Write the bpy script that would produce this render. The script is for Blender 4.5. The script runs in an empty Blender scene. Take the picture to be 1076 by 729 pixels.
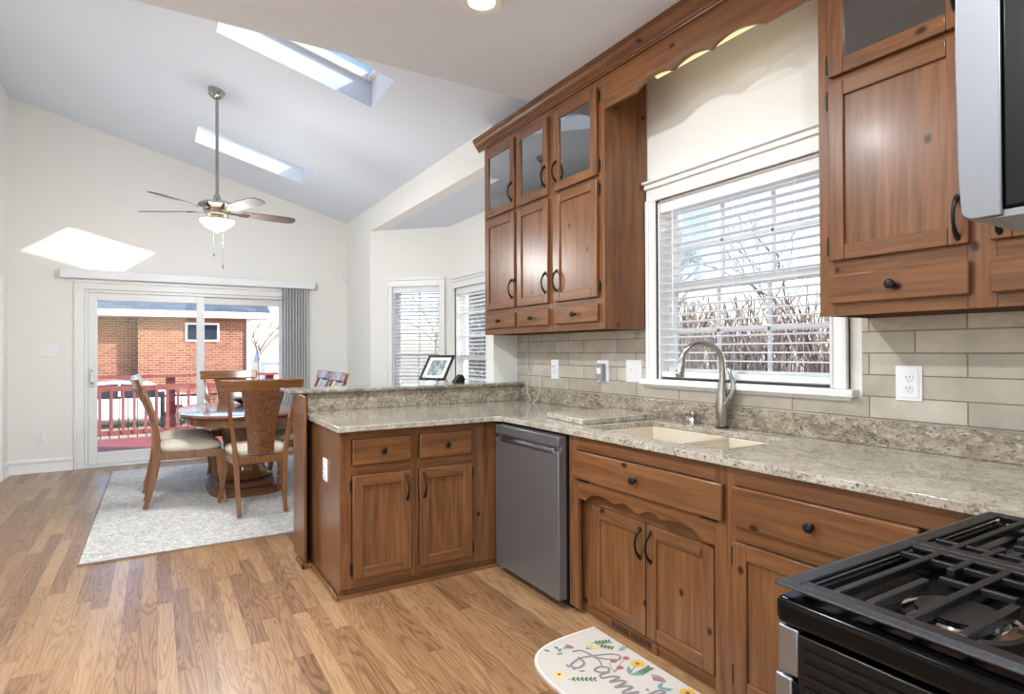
import bpy, bmesh, math, random
from mathutils import Vector, Matrix
random.seed(7)
S = bpy.context.scene
COL = S.collection
R = math.radians
PI = math.pi

# ------------------------------------------------------------------ camera, sky, sun, exposure
H = 1.30
FPX = 619.9
yaw, pitch, roll = 0.54193, 0.006756, -0.004654
f = Vector((math.sin(yaw)*math.cos(pitch), math.cos(yaw)*math.cos(pitch), math.sin(pitch)))
r0 = Vector((math.cos(yaw), -math.sin(yaw), 0))
u0 = r0.cross(f)
r_ = r0*math.cos(roll) + u0*math.sin(roll)
u_ = -r0*math.sin(roll) + u0*math.cos(roll)
cam_d = bpy.data.cameras.new('camera')
cam_d.sensor_fit = 'HORIZONTAL'; cam_d.sensor_width = 36; cam_d.lens = FPX/1076*36
cam_d.clip_start = 0.02; cam_d.clip_end = 300
cam = bpy.data.objects.new('camera', cam_d); COL.objects.link(cam)
M = Matrix.Identity(4)
for i in range(3):
    M[i][0] = r_[i]; M[i][1] = u_[i]; M[i][2] = -f[i]
M[0][3], M[1][3], M[2][3] = 0, 0, H
cam.matrix_world = M
S.camera = cam

W = bpy.data.worlds.new('sky'); S.world = W; W.use_nodes = True
wn = W.node_tree; wn.nodes.clear()
sky = wn.nodes.new('ShaderNodeTexSky'); sky.sky_type = 'NISHITA'; sky.sun_disc = False
sky.sun_elevation = R(30); sky.sun_rotation = R(128); sky.air_density = 1.0; sky.dust_density = 1.2; sky.ozone_density = 1.5
bg = wn.nodes.new('ShaderNodeBackground'); bg.inputs[1].default_value = 0.32
wo = wn.nodes.new('ShaderNodeOutputWorld')
hsv = wn.nodes.new('ShaderNodeHueSaturation'); hsv.inputs['Saturation'].default_value = 1.1
wn.links.new(sky.outputs[0], hsv.inputs['Color']); wn.links.new(hsv.outputs[0], bg.inputs[0]); wn.links.new(bg.outputs[0], wo.inputs[0])

SUN_DIR = Vector((-1.292, 1.0, -0.945)).normalized()
sd = bpy.data.lights.new('sun', 'SUN'); sd.energy = 4.3; sd.angle = R(0.5); sd.color = (1, 0.95, 0.87)
so = bpy.data.objects.new('sun', sd); COL.objects.link(so)
so.rotation_euler = SUN_DIR.to_track_quat('-Z', 'Y').to_euler(); so.location = (12, -8, 12)

VS = S.view_settings
VS.view_transform = 'Standard'; VS.look = 'None'; VS.gamma = 1; VS.use_curve_mapping = False
VS.exposure = 0.95
S.cycles.use_denoising = True
S.cycles.max_bounces = 9; S.cycles.diffuse_bounces = 5; S.cycles.glossy_bounces = 4; S.cycles.transparent_max_bounces = 16
S.cycles.sample_clamp_indirect = 6.0
CAN_W = 10.5       # one recessed ceiling light
FAN_W = 56.0       # the fan's light bowl
VALANCE_W = 0.15    # the tube behind the wooden valance

# ------------------------------------------------------------------ materials
def lin(c):
    return tuple(((x/255)/12.92 if x/255 <= .04045 else ((x/255+.055)/1.055)**2.4) for x in c) + (1.0,)

def new_mat(name):
    m = bpy.data.materials.new(name); m.use_nodes = True
    nt = m.node_tree; b = nt.nodes['Principled BSDF']
    return m, nt, b

def N(nt, typ, **kw):
    n = nt.nodes.new(typ)
    for k, v in kw.items():
        if k.startswith('i_'):
            key = k[2:]
            n.inputs[int(key) if key.isdigit() else key.replace('_', ' ')].default_value = v
        else:
            setattr(n, k, v)
    return n

def flat(name, rgb, rough=.5, metal=0.0, emit=0.0, coat=0.0, bump=0.0, bscale=80, var=0.0, spec=.5):
    m, nt, b = new_mat(name)
    b.inputs['Base Color'].default_value = lin(rgb)
    b.inputs['Roughness'].default_value = rough
    b.inputs['Metallic'].default_value = metal
    b.inputs['Specular IOR Level'].default_value = spec
    b.inputs['Coat Weight'].default_value = coat
    if emit:
        b.inputs['Emission Color'].default_value = lin(rgb); b.inputs['Emission Strength'].default_value = emit
    tc = N(nt, 'ShaderNodeTexCoord')
    nz = N(nt, 'ShaderNodeTexNoise', i_Scale=bscale, i_Detail=3.0)
    nt.links.new(tc.outputs['Object'], nz.inputs['Vector'])
    if var:
        mx = N(nt, 'ShaderNodeMix', data_type='RGBA')
        c = lin(rgb)
        mx.inputs[6].default_value = tuple(x*(1-var) for x in c[:3]) + (1,)
        mx.inputs[7].default_value = tuple(min(1, x*(1+var)) for x in c[:3]) + (1,)
        nt.links.new(nz.outputs[0], mx.inputs[0]); nt.links.new(mx.outputs[2], b.inputs['Base Color'])
    if bump:
        bp = N(nt, 'ShaderNodeBump', i_Strength=bump, i_Distance=.002)
        nt.links.new(nz.outputs[0], bp.inputs['Height']); nt.links.new(bp.outputs[0], b.inputs['Normal'])
    return m

def wood(name, dark, light, axis, rough=.30, coat=.08, knots=True, fine=42):
    m, nt, b = new_mat(name)
    L = nt.links.new
    tc = N(nt, 'ShaderNodeTexCoord'); oi = N(nt, 'ShaderNodeObjectInfo')
    mul = N(nt, 'ShaderNodeVectorMath', operation='SCALE'); mul.inputs[0].default_value = (13, 7, 11)
    L(oi.outputs['Random'], mul.inputs['Scale'])
    add = N(nt, 'ShaderNodeVectorMath', operation='ADD')
    L(tc.outputs['Object'], add.inputs[0]); L(mul.outputs[0], add.inputs[1])
    sc = [1.0, 1.0, 1.0]; sc[axis] = .06
    mp = N(nt, 'ShaderNodeMapping'); mp.inputs['Scale'].default_value = [s*fine for s in sc]
    L(add.outputs[0], mp.inputs['Vector'])
    n1 = N(nt, 'ShaderNodeTexNoise', i_Scale=1.0, i_Detail=6.0, i_Roughness=.62, i_Distortion=.6)
    L(mp.outputs[0], n1.inputs['Vector'])
    sc2 = [6.5, 6.5, 6.5]; sc2[axis] = .7
    mp2 = N(nt, 'ShaderNodeMapping'); mp2.inputs['Scale'].default_value = sc2
    L(add.outputs[0], mp2.inputs['Vector'])
    n2 = N(nt, 'ShaderNodeTexNoise', i_Scale=1.0, i_Detail=2.0, i_Distortion=1.2)
    L(mp2.outputs[0], n2.inputs['Vector'])
    # growth rings
    rg = N(nt, 'ShaderNodeMath', operation='MULTIPLY', i_1=26.0); L(n2.outputs[0], rg.inputs[0])
    sn = N(nt, 'ShaderNodeMath', operation='SINE'); L(rg.outputs[0], sn.inputs[0])
    ra = N(nt, 'ShaderNodeMath', operation='MULTIPLY_ADD', i_1=.055, i_2=0.0); L(sn.outputs[0], ra.inputs[0])
    sm = N(nt, 'ShaderNodeMath', operation='ADD'); L(n1.outputs[0], sm.inputs[0]); L(ra.outputs[0], sm.inputs[1])
    rp = N(nt, 'ShaderNodeValToRGB')
    rp.color_ramp.elements[0].position = .22; rp.color_ramp.elements[0].color = lin(dark)
    rp.color_ramp.elements[1].position = .74; rp.color_ramp.elements[1].color = lin(light)
    L(sm.outputs[0], rp.inputs[0])
    out = rp.outputs[0]
    if knots:
        sx = N(nt, 'ShaderNodeSeparateXYZ'); L(add.outputs[0], sx.inputs[0])
        ac = N(nt, 'ShaderNodeMath', operation='ADD'); L(sx.outputs[0], ac.inputs[0]); L(sx.outputs[1], ac.inputs[1])
        cx = N(nt, 'ShaderNodeCombineXYZ'); L(ac.outputs[0], cx.inputs[0]); L(sx.outputs[2], cx.inputs[1])
        mp3 = N(nt, 'ShaderNodeMapping'); mp3.inputs['Scale'].default_value = (5.4, 4.0, 1) if axis == 2 else (3.4, 5.4, 1)
        L(cx.outputs[0], mp3.inputs['Vector'])
        vo = N(nt, 'ShaderNodeTexVoronoi', i_Scale=1.0, voronoi_dimensions='2D'); L(mp3.outputs[0], vo.inputs['Vector'])
        kr = N(nt, 'ShaderNodeValToRGB')
        e = kr.color_ramp.elements
        e[0].position = .035; e[0].color = (1, 1, 1, 1); e[1].position = .085; e[1].color = (0, 0, 0, 1)
        L(vo.outputs['Distance'], kr.inputs[0])
        # only some of the cells carry a knot
        gt = N(nt, 'ShaderNodeMath', operation='GREATER_THAN', i_1=.68)
        sep = N(nt, 'ShaderNodeSeparateColor'); L(vo.outputs['Color'], sep.inputs[0]); L(sep.outputs[0], gt.inputs[0])
        km = N(nt, 'ShaderNodeMath', operation='MULTIPLY'); L(kr.outputs[0], km.inputs[0]); L(gt.outputs[0], km.inputs[1])
        km2 = N(nt, 'ShaderNodeMath', operation='MULTIPLY', i_1=1.0); L(km.outputs[0], km2.inputs[0])
        mx = N(nt, 'ShaderNodeMix', data_type='RGBA'); mx.inputs[7].default_value = lin((44, 22, 12))
        L(km2.outputs[0], mx.inputs[0]); L(out, mx.inputs[6]); out = mx.outputs[2]
    L(out, b.inputs['Base Color']); b.inputs['Specular IOR Level'].default_value = .36
    b.inputs['Roughness'].default_value = rough; b.inputs['Coat Weight'].default_value = coat; b.inputs['Coat Roughness'].default_value = .16
    bp = N(nt, 'ShaderNodeBump', i_Strength=.08, i_Distance=.001); L(n1.outputs[0], bp.inputs['Height']); L(bp.outputs[0], b.inputs['Normal'])
    return m

PD, PL_ = (84, 52, 30), (136, 90, 55)
WV = wood('pine_vertical', PD, PL_, 2)
WX = wood('pine_along_x', PD, PL_, 0)
WY = wood('pine_along_y', PD, PL_, 1)
CHW = wood('chair_wood', (104, 66, 40), (148, 100, 62), 2, rough=.22, coat=.5, knots=False)
CHX = wood('chair_wood_rail', (104, 66, 40), (148, 100, 62), 0, rough=.22, coat=.5, knots=False)
TBL = wood('table_wood', (100, 54, 36), (128, 76, 54), 1, rough=.10, coat=.9, knots=False)
BASEW = wood('table_base_wood', (92, 54, 30), (128, 82, 50), 0, rough=.45, coat=.1, knots=False)
BLADE = wood('blade_wood', (64, 54, 50), (88, 76, 70), 0, rough=.75, coat=0, knots=False)

def burl():
    m, nt, b = new_mat('burl_veneer'); L = nt.links.new
    tc = N(nt, 'ShaderNodeTexCoord')
    n = N(nt, 'ShaderNodeTexNoise', i_Scale=28.0, i_Detail=6.0, i_Distortion=2.5); L(tc.outputs['Object'], n.inputs['Vector'])
    rp = N(nt, 'ShaderNodeValToRGB'); e = rp.color_ramp.elements
    e[0].position = .35; e[0].color = lin((90, 54, 32)); e[1].position = .65; e[1].color = lin((132, 86, 54))
    L(n.outputs[0], rp.inputs[0]); L(rp.outputs[0], b.inputs['Base Color'])
    b.inputs['Roughness'].default_value = .25; b.inputs['Coat Weight'].default_value = .4
    return m
BURL = burl()

WALL = flat('wall_paint', (236, 235, 230), .85, bump=.05, bscale=220)
CEIL = flat('ceiling_paint', (222, 229, 238), .9, bump=.04, bscale=200)
TRIM = flat('white_trim', (236, 236, 235), .38)
VINYL = flat('white_vinyl', (232, 233, 233), .35)
BLINDW = flat('blind_white', (236, 237, 240), .45)
PLATE = flat('white_plate', (238, 238, 242), .3)
SLOT = flat('outlet_slot', (40, 40, 42), .5)
BLACKM = flat('dark_bronze', (38, 32, 30), .38, metal=.6)
BLACKH = flat('black_iron', (22, 20, 20), .45, metal=.3)
BLK = flat('black_enamel', (6, 6, 7), .16, spec=.15)
BLKS = flat('black_side_panel', (6, 6, 7), .28, spec=.3)
BLKP = flat('black_plastic', (18, 18, 19), .5)
IRON = flat('cast_iron', (20, 20, 23), .38, bump=.35, bscale=500)
DARKIN = flat('cabinet_inside', (92, 60, 42), .6)
NICKEL = flat('brushed_nickel', (176, 172, 166), .24, metal=1.0)
CHROME = flat('chrome', (215, 215, 215), .10, metal=1.0)
STEEL_D = flat('dark_stainless', (140, 142, 146), .34, metal=.75)
STEEL = flat('stainless', (138, 140, 146), .38, metal=1.0)
SINKM = flat('sink_composite', (218, 206, 186), .35)
CREAM = flat('seat_fabric', (196, 184, 170), .85, bump=.3, bscale=350, var=.12)
PAPER = flat('picture_mat', (238, 236, 228), .7)
REDW = flat('red_stain', (122, 60, 56), .7, bump=.1, bscale=60, var=.15)
WHITEP = flat('car_paint', (228, 230, 234), .2, coat=.6)
TYRE = flat('tyre', (24, 24, 25), .8)
CARGLASS = flat('car_glass', (40, 48, 58), .08)
SHINGLE_C = (96, 112, 132)
BOWLM = flat('bowl_glaze', (36, 40, 46), .15)
GRNM = flat('evergreen_leaf', (58, 78, 66), .8, var=.3, bscale=12)
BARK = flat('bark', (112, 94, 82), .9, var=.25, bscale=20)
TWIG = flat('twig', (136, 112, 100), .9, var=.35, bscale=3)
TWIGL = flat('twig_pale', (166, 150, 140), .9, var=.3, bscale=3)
TWIGD = flat('twig_dark', (92, 72, 64), .9, var=.3, bscale=3)
GROUND = flat('pale_pavement', (150, 138, 120), .9, var=.12, bscale=1.5)
BLUEP = flat('blue_post_paint', (70, 98, 142), .5)
DECKD = flat('deck_boards', (140, 74, 70), .75, var=.15, bscale=9)
CANG = flat('light_lens', (255, 250, 240), .3, emit=3.0)
TUBEG = flat('tube_glow', (244, 230, 170), .3, emit=.45)
BOWLG = flat('frosted_glass_glow', (255, 238, 214), .4, emit=1.1)
CORDW = flat('pale_cord', (206, 202, 190), .5)
GROUT = flat('shoe_mould', (120, 74, 44), .4)
SKYBLUE = flat('blue_tarp', (150, 178, 222), .6)

def floor_mat():
    m, nt, b = new_mat('oak_strip_floor'); L = nt.links.new
    g = N(nt, 'ShaderNodeNewGeometry'); sx = N(nt, 'ShaderNodeSeparateXYZ'); L(g.outputs['Position'], sx.inputs[0])
    def mth(op, a, bb=None, c=None):
        n = N(nt, 'ShaderNodeMath', operation=op)
        for i, v in enumerate((a, bb, c)):
            if v is None: continue
            if isinstance(v, (int, float)): n.inputs[i].default_value = v
            else: L(v, n.inputs[i])
        return n.outputs[0]
    WD, LN = .072, .95
    xr = mth('DIVIDE', sx.outputs[0], WD); row = mth('FLOOR', xr); fx = mth('FRACT', xr)
    wn1 = N(nt, 'ShaderNodeTexWhiteNoise', noise_dimensions='1D'); L(row, wn1.inputs['W'])
    yr = mth('ADD', mth('DIVIDE', sx.outputs[1], LN), mth('MULTIPLY', wn1.outputs[0], 7.3))
    pl = mth('FLOOR', yr); fy = mth('FRACT', yr)
    cmb = N(nt, 'ShaderNodeCombineXYZ'); L(row, cmb.inputs[0]); L(pl, cmb.inputs[1])
    wn2 = N(nt, 'ShaderNodeTexWhiteNoise', noise_dimensions='3D'); L(cmb.outputs[0], wn2.inputs['Vector'])
    rnd = wn2.outputs[0]
    # seams
    dx = mth('MINIMUM', fx, mth('SUBTRACT', 1.0, fx)); dy = mth('MINIMUM', fy, mth('SUBTRACT', 1.0, fy))
    sxm = mth('LESS_THAN', dx, .014); sym = mth('LESS_THAN', dy, .0016)
    seam = mth('MAXIMUM', sxm, sym)
    # grain
    off = N(nt, 'ShaderNodeVectorMath', operation='SCALE'); off.inputs[0].default_value = (31, 17, 5); L(rnd, off.inputs['Scale'])
    ad = N(nt, 'ShaderNodeVectorMath', operation='ADD'); L(g.outputs['Position'], ad.inputs[0]); L(off.outputs[0], ad.inputs[1])
    mp = N(nt, 'ShaderNodeMapping'); mp.inputs['Scale'].default_value = (11, .8, 1); L(ad.outputs[0], mp.inputs['Vector'])
    nz = N(nt, 'ShaderNodeTexNoise', i_Scale=1.0, i_Detail=2.0, i_Distortion=.4); L(mp.outputs[0], nz.inputs['Vector'])
    ring = mth('MULTIPLY', mth('POWER', mth('MULTIPLY_ADD', mth('SINE', mth('MULTIPLY', nz.outputs[0], 105.0)), .5, .5), 2.5), -1.6)
    mp2 = N(nt, 'ShaderNodeMapping'); mp2.inputs['Scale'].default_value = (260, 7, 1); L(ad.outputs[0], mp2.inputs['Vector'])
    nf = N(nt, 'ShaderNodeTexNoise', i_Scale=1.0, i_Detail=3.0); L(mp2.outputs[0], nf.inputs['Vector'])
    grain = mth('ADD', mth('MULTIPLY', ring, .17), mth('MULTIPLY', nf.outputs[0], .55))
    v = mth('ADD', mth('MULTIPLY_ADD', rnd, .50, .10), grain)
    rp = N(nt, 'ShaderNodeValToRGB'); e = rp.color_ramp.elements
    e[0].position = .05; e[0].color = lin((88, 60, 37)); e[1].position = .92; e[1].color = lin((174, 139, 100))
    el = rp.color_ramp.elements.new(.45); el.color = lin((141, 102, 69))
    L(v, rp.inputs[0])
    mx = N(nt, 'ShaderNodeMix', data_type='RGBA'); mx.inputs[7].default_value = lin((92, 60, 38))
    L(mth('MULTIPLY', seam, .7), mx.inputs[0]); L(rp.outputs[0], mx.inputs[6]); L(mx.outputs[2], b.inputs['Base Color'])
    b.inputs['Roughness'].default_value = .33; b.inputs['Coat Weight'].default_value = .15; b.inputs['Coat Roughness'].default_value = .2
    bp = N(nt, 'ShaderNodeBump', i_Strength=.10, i_Distance=.001); L(grain, bp.inputs['Height']); L(bp.outputs[0], b.inputs['Normal'])
    return m
FLOOR = floor_mat()

def granite(name, seed, streak=(1, 1, 1), base=((192, 184, 168), (166, 156, 142))):
    m, nt, b = new_mat(name); L = nt.links.new
    tc = N(nt, 'ShaderNodeNewGeometry')
    mp = N(nt, 'ShaderNodeMapping'); mp.inputs['Location'].default_value = (seed, seed*.7, 0); mp.inputs['Scale'].default_value = streak
    L(tc.outputs['Position'], mp.inputs['Vector'])
    def noise(s, d, dist, rough=.6):
        n = N(nt, 'ShaderNodeTexNoise', i_Scale=s, i_Detail=d, i_Distortion=dist, i_Roughness=rough); L(mp.outputs[0], n.inputs['Vector']); return n.outputs[0]
    def ramp(src, a, ca, bpos, cb):
        rp = N(nt, 'ShaderNodeValToRGB'); e = rp.color_ramp.elements
        e[0].position = a; e[0].color = ca; e[1].position = bpos; e[1].color = cb; L(src, rp.inputs[0]); return rp.outputs[0]
    k, w = (0, 0, 0, 1), (1, 1, 1, 1)
    c = ramp(noise(16, 5, 1.0), .38, lin(base[1]), .62, lin(base[0]))
    def mix(fac, c1, col):
        mx = N(nt, 'ShaderNodeMix', data_type='RGBA'); L(fac, mx.inputs[0]); L(c1, mx.inputs[6]); mx.inputs[7].default_value = col; return mx.outputs[2]
    c = mix(ramp(noise(45, 4, .5), .56, k, .68, (.75, .75, .75, 1)), c, lin((208, 200, 184)))
    c = mix(ramp(noise(60, 4, .6), .60, k, .68, (.7, .7, .7, 1)), c, lin((120, 88, 70)))
    c = mix(ramp(noise(110, 3, .3), .55, k, .66, (.85, .85, .85, 1)), c, lin((66, 60, 56)))
    # dark veins where a warped noise crosses its middle
    nv = noise(4.5, 6, 2.2, .7)
    sb = N(nt, 'ShaderNodeMath', operation='SUBTRACT', i_1=.5); L(nv, sb.inputs[0])
    ab = N(nt, 'ShaderNodeMath', operation='ABSOLUTE'); L(sb.outputs[0], ab.inputs[0])
    vein = ramp(ab.outputs[0], .002, (.75, .75, .75, 1), .022, k)
    nm = ramp(noise(7, 2, 0), .45, k, .6, w)
    mu = N(nt, 'ShaderNodeMath', operation='MULTIPLY'); L(vein, mu.inputs[0]); L(nm, mu.inputs[1])
    c = mix(mu.outputs[0], c, lin((58, 50, 46)))
    L(c, b.inputs['Base Color']); b.inputs['Roughness'].default_value = .13; b.inputs['Coat Weight'].default_value = .3
    return m
GRAN = granite('granite', 1.7, (1, .75, 1))
GRANS = granite('granite_splash', 5.3, (1, .7, 1.3), ((176, 164, 144), (134, 120, 104)))
GRANB = granite('granite_bar', 3.1, (.7, 1, 1.2), ((170, 162, 146), (120, 110, 102)))

def tile_mat():
    m, nt, b = new_mat('glazed_subway_tile'); L = nt.links.new
    g = N(nt, 'ShaderNodeNewGeometry'); sx = N(nt, 'ShaderNodeSeparateXYZ'); L(g.outputs['Position'], sx.inputs[0])
    cb = N(nt, 'ShaderNodeCombineXYZ')
    a1 = N(nt, 'ShaderNodeMath', operation='ADD', i_1=-1.302+.339*.5 + 3.39); L(sx.outputs[1], a1.inputs[0]); L(a1.outputs[0], cb.inputs[0])
    a2 = N(nt, 'ShaderNodeMath', operation='ADD', i_1=-1.024); L(sx.outputs[2], a2.inputs[0]); L(a2.outputs[0], cb.inputs[1])
    br = N(nt, 'ShaderNodeTexBrick'); br.offset = .5; br.offset_frequency = 2; br.squash = 1
    br.inputs['Scale'].default_value = 1; br.inputs['Mortar Size'].default_value = .0028; br.inputs['Mortar Smooth'].default_value = .3
    br.inputs['Brick Width'].default_value = .339; br.inputs['Row Height'].default_value = .0868; br.inputs['Bias'].default_value = 0
    br.inputs['Color1'].default_value = lin((208, 199, 186)); br.inputs['Color2'].default_value = lin((180, 170, 157)); br.inputs['Mortar'].default_value = lin((140, 130, 118))
    L(cb.outputs[0], br.inputs['Vector'])
    nz = N(nt, 'ShaderNodeTexNoise', i_Scale=9.0, i_Detail=4.0); L(g.outputs['Position'], nz.inputs['Vector'])
    mx = N(nt, 'ShaderNodeMix', data_type='RGBA', blend_type='MULTIPLY'); mx.inputs[0].default_value = .5
    rp = N(nt, 'ShaderNodeValToRGB'); e = rp.color_ramp.elements
    e[0].position = .3; e[0].color = (.62, .6, .58, 1); e[1].position = .7; e[1].color = (1, 1, 1, 1)
    L(nz.outputs[0], rp.inputs[0]); L(br.outputs['Color'], mx.inputs[6]); L(rp.outputs[0], mx.inputs[7]); L(mx.outputs[2], b.inputs['Base Color'])
    b.inputs['Roughness'].default_value = .12
    nb = N(nt, 'ShaderNodeTexNoise', i_Scale=34.0, i_Detail=2.0); L(g.outputs['Position'], nb.inputs['Vector'])
    bp = N(nt, 'ShaderNodeBump', i_Strength=.75, i_Distance=.004); L(nb.outputs[0], bp.inputs['Height'])
    iv = N(nt, 'ShaderNodeMath', operation='SUBTRACT', i_0=1.0); L(br.outputs['Fac'], iv.inputs[1])
    bp2 = N(nt, 'ShaderNodeBump', i_Strength=.8, i_Distance=.004); L(iv.outputs[0], bp2.inputs['Height']); L(bp.outputs[0], bp2.inputs['Normal'])
    L(bp2.outputs[0], b.inputs['Normal'])
    return m
TILE = tile_mat()

def brick_mat():
    m, nt, b = new_mat('red_brick'); L = nt.links.new
    g = N(nt, 'ShaderNodeNewGeometry'); sx = N(nt, 'ShaderNodeSeparateXYZ'); L(g.outputs['Position'], sx.inputs[0])
    a = N(nt, 'ShaderNodeMath', operation='ADD'); L(sx.outputs[0], a.inputs[0]); L(sx.outputs[1], a.inputs[1])
    cb = N(nt, 'ShaderNodeCombineXYZ'); L(a.outputs[0], cb.inputs[0]); L(sx.outputs[2], cb.inputs[1])
    br = N(nt, 'ShaderNodeTexBrick'); br.inputs['Scale'].default_value = 1
    br.inputs['Brick Width'].default_value = .26; br.inputs['Row Height'].default_value = .095; br.inputs['Mortar Size'].default_value = .010
    br.inputs['Color1'].default_value = lin((146, 88, 64)); br.inputs['Color2'].default_value = lin((112, 62, 45)); br.inputs['Mortar'].default_value = lin((158, 136, 118))
    L(cb.outputs[0], br.inputs['Vector']); L(br.outputs['Color'], b.inputs['Base Color']); b.inputs['Roughness'].default_value = .9
    return m
BRICK = brick_mat()

def shingle_mat():
    m, nt, b = new_mat('blue_grey_shingle'); L = nt.links.new
    g = N(nt, 'ShaderNodeNewGeometry')
    mp = N(nt, 'ShaderNodeMapping'); mp.inputs['Rotation'].default_value = (0, 0, 0); L(g.outputs['Position'], mp.inputs['Vector'])
    br = N(nt, 'ShaderNodeTexBrick'); br.inputs['Scale'].default_value = 1; br.inputs['Brick Width'].default_value = .4; br.inputs['Row Height'].default_value = .22
    br.inputs['Mortar Size'].default_value = .006
    br.inputs['Color1'].default_value = lin((88, 98, 110)); br.inputs['Color2'].default_value = lin((62, 72, 86)); br.inputs['Mortar'].default_value = lin((40, 48, 62))
    L(mp.outputs[0], br.inputs['Vector']); L(br.outputs['Color'], b.inputs['Base Color']); b.inputs['Roughness'].default_value = .95
    return m
SHINGLE = shingle_mat()

def rug_mat():
    m, nt, b = new_mat('pale_grey_weave'); L = nt.links.new
    g = N(nt, 'ShaderNodeNewGeometry')
    vo = N(nt, 'ShaderNodeTexVoronoi', i_Scale=48.0); L(g.outputs['Position'], vo.inputs['Vector'])
    nz = N(nt, 'ShaderNodeTexNoise', i_Scale=34.0, i_Detail=5.0, i_Distortion=1.5); L(g.outputs['Position'], nz.inputs['Vector'])
    rp = N(nt, 'ShaderNodeValToRGB'); e = rp.color_ramp.elements
    e[0].position = .36; e[0].color = lin((166, 163, 160)); e[1].position = .6; e[1].color = lin((216, 213, 207))
    L(nz.outputs[0], rp.inputs[0])
    L(rp.outputs[0], b.inputs['Base Color']); b.inputs['Roughness'].default_value = .95
    bp = N(nt, 'ShaderNodeBump', i_Strength=.9, i_Distance=.006); L(vo.outputs['Distance'], bp.inputs['Height']); L(bp.outputs[0], b.inputs['Normal'])
    return m
RUG = rug_mat()

def glass_mat(name, tint=(1, 1, 1), refl=1.0):
    m = bpy.data.materials.new(name); m.use_nodes = True; nt = m.node_tree; nt.nodes.clear(); L = nt.links.new
    tr = N(nt, 'ShaderNodeBsdfTransparent'); tr.inputs[0].default_value = (*tint, 1)
    gl = N(nt, 'ShaderNodeBsdfGlossy'); gl.inputs['Roughness'].default_value = .02
    fr = N(nt, 'ShaderNodeFresnel', i_IOR=1.5)
    mu = N(nt, 'ShaderNodeMath', operation='MULTIPLY', i_1=refl); mu.use_clamp = True; L(fr.outputs[0], mu.inputs[0])
    mx = N(nt, 'ShaderNodeMixShader'); L(mu.outputs[0], mx.inputs[0]); L(tr.outputs[0], mx.inputs[1]); L(gl.outputs[0], mx.inputs[2])
    o = N(nt, 'ShaderNodeOutputMaterial'); L(mx.outputs[0], o.inputs[0])
    return m
GLASS = glass_mat('window_glass', (1, 1, 1), .6)
CABGL = glass_mat('cabinet_glass', (.62, .62, .62), 5.0)

def art_mat():
    m, nt, b = new_mat('grey_landscape_print'); L = nt.links.new
    tc = N(nt, 'ShaderNodeTexCoord')
    mp = N(nt, 'ShaderNodeMapping'); mp.inputs['Scale'].default_value = (30, 30, 9); L(tc.outputs['Object'], mp.inputs['Vector'])
    nz = N(nt, 'ShaderNodeTexNoise', i_Scale=1.0, i_Detail=4.0); L(mp.outputs[0], nz.inputs['Vector'])
    rp = N(nt, 'ShaderNodeValToRGB'); e = rp.color_ramp.elements
    e[0].position = .35; e[0].color = lin((92, 112, 112)); e[1].position = .65; e[1].color = lin((186, 196, 192))
    L(nz.outputs[0], rp.inputs[0]); L(rp.outputs[0], b.inputs['Base Color']); b.inputs['Roughness'].default_value = .3
    return m
ART = art_mat()

# ------------------------------------------------------------------ mesh helpers
def fr(O, U, NN):
    O, U, NN = Vector(O), Vector(U), Vector(NN)
    return lambda u, n, z: O + U*u + NN*n + Vector((0, 0, z))
WORLD = lambda x, y, z: Vector((x, y, z))

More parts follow.
